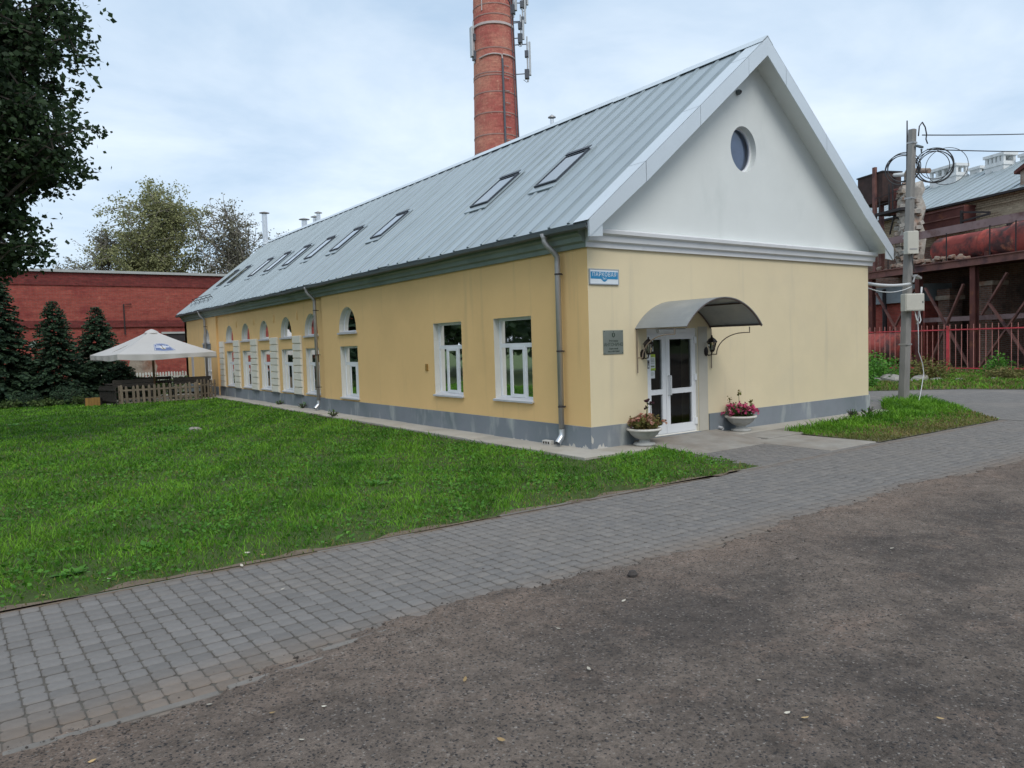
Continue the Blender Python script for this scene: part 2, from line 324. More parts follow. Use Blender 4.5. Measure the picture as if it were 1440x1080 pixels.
# gravelly yard: darker where the fine top has worn off, reddish dust near the paving
def yard_mat():
    m = bpy.data.materials.new('yard_gravel'); m.use_nodes = True
    t = m.node_tree; N = t.nodes; L = t.links; b = N['Principled BSDF']
    b.inputs['Roughness'].default_value = 0.93; b.inputs['Specular IOR Level'].default_value = 0.25
    tc = N.new('ShaderNodeTexCoord'); S = tc.outputs['Object']
    def noise(s, d=6, r=0.6):
        n = N.new('ShaderNodeTexNoise'); n.inputs['Scale'].default_value = s; n.inputs['Detail'].default_value = d; n.inputs['Roughness'].default_value = r
        L.new(S, n.inputs['Vector']); return n.outputs['Fac']
    def mr(v, a, c, lo=0., hi=1.):
        q = N.new('ShaderNodeMapRange'); q.inputs[1].default_value = a; q.inputs[2].default_value = c; q.inputs[3].default_value = lo; q.inputs[4].default_value = hi
        L.new(v, q.inputs[0]); return q.outputs[0]
    def mix(f, a, c):
        x = N.new('ShaderNodeMixRGB'); L.new(f, x.inputs[0])
        for i, v in ((1, a), (2, c)):
            if isinstance(v, tuple): x.inputs[i].default_value = (*v, 1)
            else: L.new(v, x.inputs[i])
        return x.outputs[0]
    c = mix(mr(noise(0.55, 9, .68), 0.40, 0.58), (0.176, 0.141, 0.116), (0.096, 0.079, 0.068))
    c = mix(mr(noise(1.7, 8, .7), 0.54, 0.70), c, (0.20, 0.148, 0.118))
    sxy = N.new('ShaderNodeSeparateXYZ'); L.new(S, sxy.inputs[0])
    dm = N.new('ShaderNodeMath'); dm.operation = 'MULTIPLY'; L.new(mr(sxy.outputs[1], -5.75, -4.95), dm.inputs[0]); L.new(mr(noise(1.1, 8, .7), .36, .60), dm.inputs[1])
    c = mix(dm.outputs[0], c, (0.225, 0.168, 0.132))
    vo = N.new('ShaderNodeTexVoronoi'); vo.inputs['Scale'].default_value = 95; L.new(S, vo.inputs['Vector'])
    hs = N.new('ShaderNodeSeparateColor'); L.new(vo.outputs['Color'], hs.inputs[0])
    c = mix(mr(hs.outputs[0], 0.93, 1.0), c, (0.25, 0.225, 0.20))
    c = mix(mr(hs.outputs[1], 0.78, 0.97), c, (0.045, 0.042, 0.042))
    vm = N.new('ShaderNodeVectorMath'); vm.operation = 'SCALE'; L.new(c, vm.inputs[0]); 
    mm2 = N.new('ShaderNodeMath'); mm2.operation = 'MULTIPLY'; L.new(mr(noise(30, 10, .8), .30, .70, .55, 1.45), mm2.inputs[0]); L.new(mr(noise(5.5, 8, .7), .30, .70, .72, 1.28), mm2.inputs[1]); L.new(mm2.outputs[0], vm.inputs['Scale'])
    L.new(vm.outputs[0], b.inputs['Base Color'])
    ad = N.new('ShaderNodeMath'); ad.operation = 'ADD'; L.new(noise(30, 8, .7), ad.inputs[0]); L.new(mr(vo.outputs['Distance'], 0, .8, .45, 0), ad.inputs[1])
    bp = N.new('ShaderNodeBump'); bp.inputs['Distance'].default_value = 0.012; L.new(ad.outputs[0], bp.inputs['Height']); L.new(bp.outputs[0], b.inputs['Normal'])
    MATS['yard_gravel'] = m
yard_mat()

# ------------------------------------------------------------------ mesh helpers
def link(o, parent=None):
    COL.objects.link(o)
    if parent is not None: o.parent = parent
    return o

def box_uv(me):
    n = len(me.polygons)
    if not n: return
    uv = me.uv_layers.new(name='UVMap')
    co = np.empty(len(me.vertices) * 3); me.vertices.foreach_get('co', co); co = co.reshape(-1, 3)
    li = np.empty(len(me.loops), dtype=np.int32); me.loops.foreach_get('vertex_index', li)
    nr = np.empty(n * 3); me.polygons.foreach_get('normal', nr); nr = np.abs(nr.reshape(-1, 3))
    lt = np.empty(n, dtype=np.int32); me.polygons.foreach_get('loop_total', lt)
    ax = np.repeat(nr.argmax(1), lt)
    p = co[li]
    u = np.where(ax == 0, p[:, 1], p[:, 0]); v = np.where(ax == 2, p[:, 1], p[:, 2])
    uv.data.foreach_set('uv', np.stack([u, v], 1).ravel())

class MB:
    def __init__(s): s.v = []; s.f = []
    def add(s, vs, fs):
        o = len(s.v); s.v += [tuple(x) for x in vs]; s.f += [tuple(i + o for i in q) for q in fs]; return s
    def box(s, x0, x1, y0, y1, z0, z1):
        return s.add([(x0, y0, z0), (x1, y0, z0), (x1, y1, z0), (x0, y1, z0), (x0, y0, z1), (x1, y0, z1), (x1, y1, z1), (x0, y1, z1)],
                     [(3, 2, 1, 0), (4, 5, 6, 7), (0, 1, 5, 4), (1, 2, 6, 5), (2, 3, 7, 6), (3, 0, 4, 7)])
    def cbox(s, x0, x1, y0, y1, z0, z1, c=0.004):       # box with chamfered edges on the vertical corners and top
        r = lambda d, z: [(x0 + c + d, y0 + d, z), (x1 - c - d, y0 + d, z), (x1 - d, y0 + c + d, z), (x1 - d, y1 - c - d, z), (x1 - c - d, y1 - d, z), (x0 + c + d, y1 - d, z), (x0 + d, y1 - c - d, z), (x0 + d, y0 + c + d, z)]
        vs = r(0, z0) + r(0, z1 - c) + r(c, z1)
        fs = [(i, (i + 1) % 8, 8 + (i + 1) % 8, 8 + i) for i in range(8)] + [(8 + i, 8 + (i + 1) % 8, 16 + (i + 1) % 8, 16 + i) for i in range(8)]
        return s.add(vs, fs + [tuple(range(16, 24)), tuple(range(7, -1, -1))])
    def prism(s, poly, fn, d0, d1):                      # polygon extruded; fn(u, v, d) -> xyz
        n = len(poly); vs = [fn(u, v, d0) for u, v in poly] + [fn(u, v, d1) for u, v in poly]
        return s.add(vs, [tuple(range(n)), tuple(range(2 * n - 1, n - 1, -1))] + [(i, i + n, (i + 1) % n + n, (i + 1) % n) for i in range(n)])
    def tube(s, pts, r, n=8, cap=True):
        pts = [Vector(p) for p in pts]; k = len(pts); o = len(s.v)
        rs = r if isinstance(r, (list, tuple)) else [r] * k
        up = None
        for i, p in enumerate(pts):
            t = (pts[min(i + 1, k - 1)] - pts[max(i - 1, 0)]).normalized()
            if up is None: up = t.orthogonal().normalized()
            a = (up - t * up.dot(t))
            a = a.normalized() if a.length > 1e-5 else t.orthogonal().normalized()
            up = a; b = t.cross(a)
            for j in range(n):
                q = p + (a * math.cos(2 * PI * j / n) + b * math.sin(2 * PI * j / n)) * rs[i]; s.v.append(tuple(q))
        for i in range(k - 1):
            for j in range(n):
                s.f.append((o + i * n + j, o + i * n + (j + 1) % n, o + (i + 1) * n + (j + 1) % n, o + (i + 1) * n + j))
        if cap: s.f.append(tuple(o + j for j in range(n - 1, -1, -1))); s.f.append(tuple(o + (k - 1) * n + j for j in range(n)))
        return s
    def bar(s, a, b, w, h=None):                         # square bar between two points
        a, b = Vector(a), Vector(b); h = h or w; t = (b - a).normalized()
        x = t.cross(Vector((0, 0, 1)))
        x = x.normalized() if x.length > 1e-3 else Vector((1, 0, 0)); y = x.cross(t)
        vs = [p + x * sx * w / 2 + y * sy * h / 2 for p in (a, b) for sx, sy in ((-1, -1), (1, -1), (1, 1), (-1, 1))]
        return s.add(vs, [(0, 1, 2, 3), (7, 6, 5, 4), (0, 4, 5, 1), (1, 5, 6, 2), (2, 6, 7, 3), (3, 7, 4, 0)])
    def lathe(s, prof, n=24, c=(0, 0, 0)):
        o = len(s.v)
        for r, z in prof:
            for j in range(n): s.v.append((c[0] + r * math.cos(2 * PI * j / n), c[1] + r * math.sin(2 * PI * j / n), c[2] + z))
        for i in range(len(prof) - 1):
            for j in range(n): s.f.append((o + i * n + j, o + i * n + (j + 1) % n, o + (i + 1) * n + (j + 1) % n, o + (i + 1) * n + j))
        return s
    def build(s, name, m, parent=None, smooth=False, loc=None, uv=True):
        me = bpy.data.meshes.new(name); me.from_pydata(s.v, [], s.f); me.update()
        if m: me.materials.append(MATS[m])
        if smooth: me.polygons.foreach_set('use_smooth', [True] * len(me.polygons))
        if uv: box_uv(me)
        o = bpy.data.objects.new(name, me)
        if loc is not None: o.location = loc
        return link(o, parent)

def tag(o, label, cat, group=None, kind=None):
    if label: o['label'] = label
    if cat: o['category'] = cat
    if group: o['group'] = group
    if kind: o['kind'] = kind
    return o
def thing(name, label, cat, loc=(0, 0, 0), rz=0.0, group=None):
    o = bpy.data.objects.new(name, None); o.location = loc; o.rotation_euler = (0, 0, rz); o.empty_display_size = 0.2
    link(o); return tag(o, label, cat, group)
def inst(o, parent, loc=None, rot=None, scale=None, name=None):
    c = o.copy(); COL.objects.link(c); c.parent = parent
    if loc is not None: c.location = loc
    if rot is not None: c.rotation_euler = rot
    if scale is not None: c.scale = scale
    return c
def new_from(me, name, parent, loc=(0, 0, 0), rot=(0, 0, 0), scale=(1, 1, 1)):
    o = bpy.data.objects.new(name, me); o.location = loc; o.rotation_euler = rot; o.scale = scale
    return link(o, parent)

def np_mesh(name, V, F, m, parent=None, rnd=None, smooth=False):
    """V (n,3), F (k,m) same-size faces, rnd per-face attribute"""
    me = bpy.data.meshes.new(name); V = np.asarray(V, dtype=np.float32); F = np.asarray(F, dtype=np.int32)
    me.vertices.add(len(V)); me.vertices.foreach_set('co', V.ravel())
    k, w = F.shape
    me.loops.add(k * w); me.loops.foreach_set('vertex_index', F.ravel())
    me.polygons.add(k); me.polygons.foreach_set('loop_start', np.arange(0, k * w, w, dtype=np.int32))
    me.update(calc_edges=True); me.validate()
    if rnd is not None:
        a = me.attributes.new('rnd', 'FLOAT', 'FACE'); a.data.foreach_set('value', np.asarray(rnd, dtype=np.float32))
    me.materials.append(MATS[m])
    o = bpy.data.objects.new(name, me); return link(o, parent)

def unit(a): return a / np.maximum(np.linalg.norm(a, axis=-1, keepdims=True), 1e-9)
def leaves(name, C, A, B, m, parent=None, rnd=None):
    """rhombic leaves: centre C, half-length A, half-width B"""
    C, A, B = map(np.asarray, (C, A, B)); n = len(C)
    V = np.stack([C - A, C + B - A * 0.15, C + A, C - B - A * 0.15], 1).reshape(-1, 3)
    F = np.arange(n * 4).reshape(n, 4)
    return np_mesh(name, V, F, m, parent, RNG.random(n) if rnd is None else rnd)
def rand_leaves(name, C, size, m, parent=None, flat=0.5, aspect=0.6, jitter=0.4):
    n = len(C); d = RNG.normal(size=(n, 3)); d[:, 2] *= flat; d = unit(d)
    e = RNG.normal(size=(n, 3)); e = unit(np.cross(d, e))
    s = size * (1 + jitter * (RNG.random((n, 1)) * 2 - 1))
    return leaves(name, C, d * s * 0.5, e * s * 0.5 * aspect, m, parent)

def text_mesh(body, size, m, parent, mw, name='lettering', spacing=1.0, shear=0.0, bold=0.0):
    cu = bpy.data.curves.new('txt', 'FONT'); cu.body = body; cu.size = size; cu.align_x = 'CENTER'; cu.align_y = 'CENTER'
    cu.space_character = spacing; cu.shear = shear; cu.offset = bold; cu.extrude = 0.0008
    to = bpy.data.objects.new('txt', cu); COL.objects.link(to)
    bpy.context.view_layer.update()
    me = bpy.data.meshes.new_from_object(to.evaluated_get(bpy.context.evaluated_depsgraph_get()))
    bpy.data.objects.remove(to); bpy.data.curves.remove(cu)
    me.name = name; me.materials.clear(); me.materials.append(MATS[m]); me.transform(mw)
    o = bpy.data.objects.new(name, me); return link(o, parent)

def struct(o, label=None):
    o['kind'] = 'structure'
    return o
def sheet(name, poly, z, m, parent=None):
    mb = MB(); tris = tessellate_polygon([[Vector((x, y, 0)) for x, y in poly]])
    mb.add([(x, y, z) for x, y in poly], tris)
    me = mb
    o = me.build(name, m, parent)
    for p in o.data.polygons:
        pass
    import bmesh
    bm = bmesh.new(); bm.from_mesh(o.data)
    for f in bm.faces:
        if f.normal.z < 0: f.normal_flip()
    bm.to_mesh(o.data); bm.free()
    return o

def px(P):
    d = Vector(P) - CAM; z = d.dot(cf)
    if z < 0.1: return None
    return (720 + 1050.55 * d.dot(cr) / z, 540 - 1050.55 * d.dot(cu) / z, z)
def in_poly(x, y, poly):
    c = np.zeros(len(x), bool); n = len(poly)
    for i in range(n):
        (x0, y0), (x1, y1) = poly[i], poly[(i + 1) % n]
        if y0 == y1: continue
        t = ((y0 > y) != (y1 > y)) & (x < (x1 - x0) * (y - y0) / (y1 - y0) + x0)
        c ^= t
    return c
def wob(x, y, k=1.0):
    return (np.sin(1.7 * k * x + 0.6) * np.cos(1.3 * k * y + 1.1) + 0.6 * np.sin(3.9 * k * x - 2.3 * k * y) + 0.4 * np.cos(6.1 * k * y + 4.3 * k * x)) / 2.0

# ================================================================== GROUND
LAWN = [(-40, -2.75), (0.70, -2.75), (0.93, -1.5), (0.93, -0.62), (-0.68, -0.62), (-0.70, 4), (-0.64, 10), (-0.55, 16), (-0.42, 23.4), (-0.42, 37.5), (-40, 37.5)]
PATCH = [(4.12, -0.72), (3.97, -2.66), (8.4, -2.70), (10.9, -0.75), (12.1, 0.55), (11.2, 1.05), (9.6, 0.35), (8.6, -0.45)]
VERGE = [(13.4, 12), (14.5, 3.5), (16.6, 1.6), (17.4, -0.4), (19.5, -3), (24, -6.5), (60, -30), (60, 40), (13.4, 40)]
g = struct(sheet('ground', [(-500, -500), (500, -500), (500, 500), (-500, 500)], -0.07, 'lawn_soil'))
struct(sheet('lawn', LAWN, 0.0, 'lawn_soil'))
sx_ = np.linspace(-12, .68, 160)
struct(sheet('bare_edge', [(-12, -2.74), (.68, -2.74)] + [(float(q), float(-2.665 + .09 * wob(np.array(q), np.array(0.), 2.2) + .05 * math.sin(q * 5.1) + .025 * math.sin(q * 13.7) - (.10 if q > -.3 else 0))) for q in sx_[::-1]], 0.004, 'bare_soil'))
struct(sheet('lawn_patch', PATCH, 0.006, 'patch_soil'))
struct(sheet('verge', VERGE, 0.006, 'patch_soil'))
struct(sheet('paved_yard', [(8.6, -6), (40, -6), (40, 14), (8.6, 14)], -0.004, 'paving_far'))
struct(sheet('paved_path_end', [(-40, -5.6), (-9.6, -5.6), (-9.6, -2.73), (-40, -2.73)], -0.004, 'paving_far'))

# gravel yard with a ragged edge lying over the paving
def edge_y(x):
    e = -4.90 + 0.05 * np.sin(1.1 * x + 1) + 0.045 * np.sin(2.9 * x) + 0.03 * np.sin(7.3 * x + 2) + 0.026 * np.sin(17 * x + 2 * np.sin(3 * x)) + 0.018 * np.sin(41 * x + 3 * np.sin(5 * x)) + 0.010 * np.sin(97 * x)
    e = e - 0.17 * np.clip((-6.7 - x) / 0.6, 0, 1) + 0.16 * np.exp(-((x + 5.2) / 0.8) ** 2) + 0.10 * np.exp(-((x + 1.0) / 1.2) ** 2) + 0.14 * np.exp(-((x - 1.2) / 0.7) ** 2)
    return e
xs = np.concatenate([np.linspace(-60, -12, 13)[:-1], np.linspace(-12, 10, 1101), np.linspace(10, 80, 15)[1:]])
ts = np.concatenate([[0, .03, .08, .16], np.linspace(.3, 5, 30), np.array([6, 8, 12, 20, 40, 80])])
gx, gt = np.meshgrid(xs, ts); gy = edge_y(gx) - gt
gz = 0.010 * np.minimum(gt / 0.12, 1) + 0.003 + 0.010 * wob(gx, gy, 0.9) * np.minimum(gt, 1) + 0.005 * wob(gx, gy, 3.1) * np.minimum(gt / .3, 1)
nx, nt_ = len(xs), len(ts)
idx = np.arange(nx * nt_).reshape(nt_, nx)
F = np.stack([idx[1:, :-1].ravel(), idx[1:, 1:].ravel(), idx[:-1, 1:].ravel(), idx[:-1, :-1].ravel()], 1)
yard = np_mesh('gravel_yard', np.stack([gx.ravel(), gy.ravel(), gz.ravel()], 1), F, 'yard_gravel')
yard.data.polygons.foreach_set('use_smooth', [True] * len(yard.data.polygons))
struct(yard)

# ---- block paving
path = struct(sheet('paved_path', [(-9.6, -5.6), (8.6, -5.6), (8.6, -2.60), (3.97, -2.60), (3.97, -1.2), (0.93, -1.2), (0.93, -1.5), (0.72, -2.73), (-9.6, -2.73)], -0.0075, 'joint_sand'))
def paver_mesh(w, d):
    mb = MB(); c = 0.016; a, b = w / 2 - .0024, d / 2 - .0045
    r = lambda i, z: [(-a + c + i, -b + i, z), (a - c - i, -b + i, z), (a - i, -b + c + i, z), (a - i, b - c - i, z), (a - c - i, b - i, z), (-a + c + i, b - i, z), (-a + i, b - c - i, z), (-a + i, -b + c + i, z)]
    vs = r(0, -0.03) + r(0, -0.005) + r(0.006, 0)
    fs = [(i, (i + 1) % 8, 8 + (i + 1) % 8, 8 + i) for i in range(8)] + [(8 + i, 8 + (i + 1) % 8, 16 + (i + 1) % 8, 16 + i) for i in range(8)]
    mb.add(vs, fs + [tuple(range(16, 24))])
    me = bpy.data.meshes.new('paver'); me.from_pydata(mb.v, [], mb.f); me.update(); me.materials.append(MATS['paver'])
    return me, np.array(mb.v), mb.f
PM = {w: paver_mesh(w, 0.12) for w in (0.12,)}
spots = []
x = -9.58
while x < 8.5:
    w = 0.12
    xc = x + w / 2; off = random.uniform(-.008, .008)
    top = -2.78 if xc < 0.72 else (-1.42 if xc < 3.93 else -2.685)
    y = top + off - 0.06; dx = 0
    while y > -5.25:
        spots.append((xc - .041 * (y + 3.9) + random.uniform(-.003, .003), y, w, random.uniform(-.03, .03), random.uniform(-.004, .003)))
        y -= 0.12
    x += w
def psize(s):
    q = px((s[0], s[1], 0))
    if q is None or not (-20 < q[0] < 1460 and 0 < q[1] < 1090) or s[1] < edge_y(np.array(s[0])) + .02: return 1e9
    return q[2]
order = sorted(range(len(spots)), key=lambda i: psize(spots[i]))
near = set(order[:300])
for i in order[:300]:
    s = spots[i]
    new_from(PM[s[2]][0], 'paver', path, (s[0], s[1], s[4]), (random.uniform(-.012, .012), random.uniform(-.012, .012), s[3]))
fv, f4, f8, rn = [], [], [], []
Vs, Fs4, Fs8, r4 = [], [], [], []
for i, s in enumerate(spots):
    if i in near: continue
    V0 = PM[s[2]][1]; cth, sth = math.cos(s[3]), math.sin(s[3])
    V1 = np.stack([V0[:, 0] * cth - V0[:, 1] * sth + s[0], V0[:, 0] * sth + V0[:, 1] * cth + s[1], V0[:, 2] + s[4] + V0[:, 0] * random.uniform(-.015, .015)], 1)
    o = len(Vs) * 24; Vs.append(V1); q = random.random() ** 1.5
    for k in range(8, 16): Fs4.append([o + k - 8, o + (k - 7) % 8 + (0 if k < 15 else 0), o + 8 + (k - 7) % 8, o + k]); r4.append(q)
    for k in range(8): Fs4.append([o + 8 + k, o + 8 + (k + 1) % 8, o + 16 + (k + 1) % 8, o + 16 + k]); r4.append(q)
    for a in ((0, 1, 2, 3), (0, 3, 4, 7), (4, 5, 6, 7)): Fs4.append([o + 16 + j for j in a]); r4.append(q)
po = np_mesh('paver_field', np.concatenate(Vs), np.array(Fs4), 'paver_loose', path, r4); po['kind'] = 'stuff'

# thin concrete edging along the lawn and along part of the yard
kerb = struct(MB().box(-9.6, 0.72, -2.798, -2.730, -0.06, -0.002).build('kerb', 'bare_soil'))
x = -9.5
while x < 0.6:
    l = random.uniform(.9, 1.05)
    if not (-7.0 < x < -5.6 and random.random() < .5):
        MB().cbox(-l / 2 + .006, l / 2 - .006, -.020, .020, -.08, 0.004).build('kerb_stone', 'kerb_concrete', kerb, loc=(x + l / 2, -2.752 + random.uniform(-.012, .012), random.uniform(-.016, .004))).rotation_euler = (random.uniform(-.06, .06), random.uniform(-.006, .006), random.uniform(-.008, .008))
    x += l
for x, y, l, rz in ((-7.62, -5.10, .95, .01), (-6.78, -5.05, .62, .05), (-6.28, -4.90, .45, .06), ):
    MB().cbox(-l / 2, l / 2, -.024, .024, -.05, 0.006).build('kerb_stone', 'kerb_concrete', kerb, loc=(x, y, 0.004)).rotation_euler = (.04, 0, rz)

# concrete apron round the building
apron = struct(sheet('apron', [(-0.66, -0.6), (0.93, -0.6), (0.93, 0.1), (0.2, 0.1), (0.2, 24), (-0.4, 24), (-0.5, 16), (-0.6, 10)], 0.006, 'bare_soil'))
y = -0.6
while y < 23.3:
    l = random.uniform(1.3, 2.0); wd = 0.66 - 0.010 * max(y, 0)
    if y < 0: l = 1.5
    MB().cbox(-wd, 0.05, y + .008, y + l - .008, -.04, 0.045, .01).build('slab', 'concrete_light', apron, loc=(0, 0, random.uniform(-.01, .008)))
    y += l
MB().cbox(0.06, 0.92, -0.6, -.005, -.04, 0.043, .01).build('slab', 'concrete_light', apron)
strip = struct(MB().cbox(3.1, 5.9, -.52, -.005, -.04, .05, .01).cbox(5.915, 8.75, -.50, -.005, -.04, .046, .01).build('concrete_strip', 'concrete_light'))
struct(MB().cbox(2.62, 3.94, -2.63, -1.15, -.04, .012, .01).cbox(3.10, 4.15, -1.145, -.53, -.04, .030, .01).cbox(2.86, 3.12, -1.149, -.97, -.04, .0005, .002).build('concrete_pad', 'concrete_pad'))
rp_ = MB(); rp_.add([(0.94, -1.42, 0.002), (2.6, -1.42, 0.002), (3.09, -1.0, 0.01), (3.09, -.003, .10), (0.94, -.003, .10), (1.3, -.30, .095), (2.8, -.30, .095), (0.94, -1.42, -.1), (2.6, -1.42, -.1), (3.09, -1, -.1), (3.09, -.003, -.1), (.94, -.003, -.1)],
        [(0, 1, 6, 5), (1, 2, 6), (2, 3, 6), (3, 4, 5, 6), (4, 0, 5), (0, 7, 8, 1), (1, 8, 9, 2), (2, 9, 10, 3), (4, 11, 7, 0)])
struct(rp_.build('door_ramp', 'concrete_pad'))

# ================================================================== YELLOW BUILDING
W, LEN = 8.43, 29.09
bld = thing('yellow_building', 'long single-storey yellow rendered building with grey metal roof and glazed gable door', 'building', (W / 2, LEN / 2, 0))
def bpart(o):                         # geometry below is written in world coordinates
    o.parent = bld; o.matrix_parent_inverse = Matrix.Translation((-W / 2, -LEN / 2, 0)); return o
def sidefn(x0): return lambda u, z, d: (x0 + d, u, z)
gabfn = lambda u, z, d: (u, d, z)

def wall_part(name, outer, holes, fn, m, thick=0.4, uv=True):
    mb = MB(); loops = [outer] + holes
    tris = tessellate_polygon([[Vector((u, z, 0)) for u, z in l] for l in loops])
    flat = [p for l in loops for p in l]
    for d in (0, thick):
        mb.add([fn(u, z, d) for u, z in flat], tris)
    n = len(outer)
    for i in range(n):
        a, b = outer[i], outer[(i + 1) % n]
        mb.add([fn(*a, 0), fn(*b, 0), fn(*b, thick), fn(*a, thick)], [(0, 1, 2, 3)])
    return bpart(mb.build(name, m))
def arch_poly(u0, u1, z0, z1, n=14):
    c = (u0 + u1) / 2; r = (u1 - u0) / 2; h = z1 - z0
    pts = [(u0, z0), (u1, z0)]; st = 0.14 * h
    for i in range(n + 1):
        a = PI * i / n; pts.append((c + r * math.cos(a), z0 + st + (h - st) * math.sin(a)))
    out = []
    for q in pts:
        if not out or (abs(q[0] - out[-1][0]) + abs(q[1] - out[-1][1])) > 1e-4: out.append(q)
    return out
def shrink(poly, k):
    cu_ = sum(p[0] for p in poly) / len(poly); us = [p[0] for p in poly]; zs = [p[1] for p in poly]
    c0, c1 = (min(us) + max(us)) / 2, (min(zs) + max(zs)) / 2; hw, hh = (max(us) - min(us)) / 2, (max(zs) - min(zs)) / 2
    return [(c0 + (u - c0) * (hw - k) / hw, c1 + (z - c1) * (hh - k) / hh) for u, z in poly]
def ring(mb, outer, inner, fn, d0, d1):
    n = len(outer)
    for i in range(n):
        j = (i + 1) % n
        a, b, c, e = outer[i], outer[j], inner[j], inner[i]
        mb.add([fn(*a, d0), fn(*b, d0), fn(*c, d0), fn(*e, d0), fn(*a, d1), fn(*b, d1), fn(*c, d1), fn(*e, d1)],
               [(0, 1, 2, 3), (7, 6, 5, 4), (3, 2, 6, 7), (0, 4, 5, 1)])
    return mb
def fbox(mb, fn, u0, u1, z0, z1, d0, d1):
    P = [fn(u, z, d) for d in (d0, d1) for u, z in ((u0, z0), (u1, z0), (u1, z1), (u0, z1))]
    return mb.add(P, [(0, 1, 2, 3), (7, 6, 5, 4), (0, 4, 5, 1), (1, 5, 6, 2), (2, 6, 7, 3), (3, 7, 4, 0)])

RD = 0.12
def reveal(poly, fn, parent, d1=RD + 0.05, m='reveal_white'):
    mb = MB(); n = len(poly)
    for i in range(n):
        a, b = poly[i], poly[(i + 1) % n]
        mb.add([fn(*a, -0.001), fn(*b, -0.001), fn(*b, d1), fn(*a, d1)], [(0, 1, 2, 3)])
    o = mb.build('reveal', m, parent); return o
def sub(o, parent):
    o.parent = parent; return o
def curtain(fn, u0, u1, z0, z1, d, parent, k=9):
    mb = MB(); n = 40; vs = []
    for i in range(n + 1):
        u = u0 + (u1 - u0) * i / n; dd = d + 0.022 * math.sin(i / n * k * 2 * PI) + 0.01 * math.sin(i * 1.3)
        vs += [fn(u, z0, dd), fn(u, z1, dd)]
    mb.add(vs, [(2 * i, 2 * i + 2, 2 * i + 3, 2 * i + 1) for i in range(n)])
    mb.build('curtain', 'curtain', parent)
def rect_window(u0, u1, z0, z1, fn, curt=((0.0, 0.42),), RD=RD):
    w = u1 - u0; h = z1 - z0; f = 0.055; zt = z0 + h * 0.66
    mb = MB(); fr = lambda *a: fbox(mb, fn, *a)
    fr(u0, u0 + f, z0, z1, RD, RD + .06); fr(u1 - f, u1, z0, z1, RD, RD + .06)
    fr(u0 + f, u1 - f, z0, z0 + f, RD, RD + .06); fr(u0 + f, u1 - f, z1 - f, z1, RD, RD + .06)
    fr(u0 + f, u1 - f, zt - .04, zt + .04, RD, RD + .06)
    a, b = u0 + w * .30, u0 + w * .70
    for m_ in (a, b): fr(m_ - .028, m_ + .028, z0 + f, zt - .04, RD + .001, RD + .058)
    win = bpart(mb.build('window', 'pvc_white'))
    mb = MB(); s0, s1, q0, q1 = a + .012, b - .012, z0 + f - .02, zt - .02                       # opening sash, standing proud
    ring(mb, [(s0, q0), (s1, q0), (s1, q1), (s0, q1)], [(s0 + .06, q0 + .06), (s1 - .06, q0 + .06), (s1 - .06, q1 - .06), (s0 + .06, q1 - .06)], fn, RD - .014, RD + .052)
    mb.build('sash', 'pvc_white', win)
    for (c, e, g0, g1) in ((u0 + f, u1 - f, zt + .04, z1 - f), (u0 + f, a - .028, z0 + f, zt - .04), (b + .028, u1 - f, z0 + f, zt - .04), (s0 + .06, s1 - .06, q0 + .06, q1 - .06)):
        gd = RD + .012 if c != s0 + .06 else RD - .002
        mb = MB(); mb.add([fn(c, g0, gd), fn(e, g0, gd), fn(e, g1, gd), fn(c, g1, gd)], [(0, 1, 2, 3)]); mb.build('pane', 'window_glass', win)
    reveal([(u0, z0), (u1, z0), (u1, z1), (u0, z1)], fn, win, RD + .05)
    mb = MB(); mb.add([fn(u0 - .03, z0 - .012, -.05), fn(u1 + .03, z0 - .012, -.05), fn(u1 + .03, z0 + .03, RD), fn(u0 - .03, z0 + .03, RD), fn(u0 - .03, z0 - .045, -.05), fn(u1 + .03, z0 - .045, -.05), fn(u1 + .03, z0 - .03, 0), fn(u0 - .03, z0 - .03, 0)],
                       [(0, 1, 2, 3), (4, 5, 1, 0), (4, 7, 6, 5), (0, 3, 7, 4), (1, 5, 6, 2)]); mb.build('sill', 'sill_metal', win)
    for c0, c1 in curt: curtain(fn, u1 - w * c1, u1 - w * c0, z0 + .02, z1 - .02, RD + (.30 if RD > .1 else .085), win, max(2, 9 * (c1 - c0)))
    return win
def arch_window(u0, u1, z0, z1, fn, curt=True, RD=RD):
    P = arch_poly(u0, u1, z0, z1); I = shrink(P, .05); c = (u0 + u1) / 2
    mb = MB(); ring(mb, P, I, fn, RD, RD + .06); fbox(mb, fn, c - .025, c + .025, z0 + .05, z1 - .05, RD + .014, RD + .054)
    win = bpart(mb.build('arched_window', 'pvc_white'))
    mb = MB(); mb.add([fn(u, z, RD + .012) for u, z in I], [tuple(range(len(I)))]); mb.build('pane', 'window_glass', win)
    reveal(P, fn, win, RD + .05)
    mb = MB(); fbox(mb, fn, u0 - .05, u1 + .05, z0 - .045, z0 + .004, -.05, .0); fbox(mb, fn, u0 + .002, u1 - .002, z0 + .003, z0 + .02, .001, RD); mb.build('sill', 'sill_metal', win)
    if curt: curtain(fn, u0 + .02, u1, z0, z1, RD + (.10 if RD < .11 else .22), win, 5)
    return win

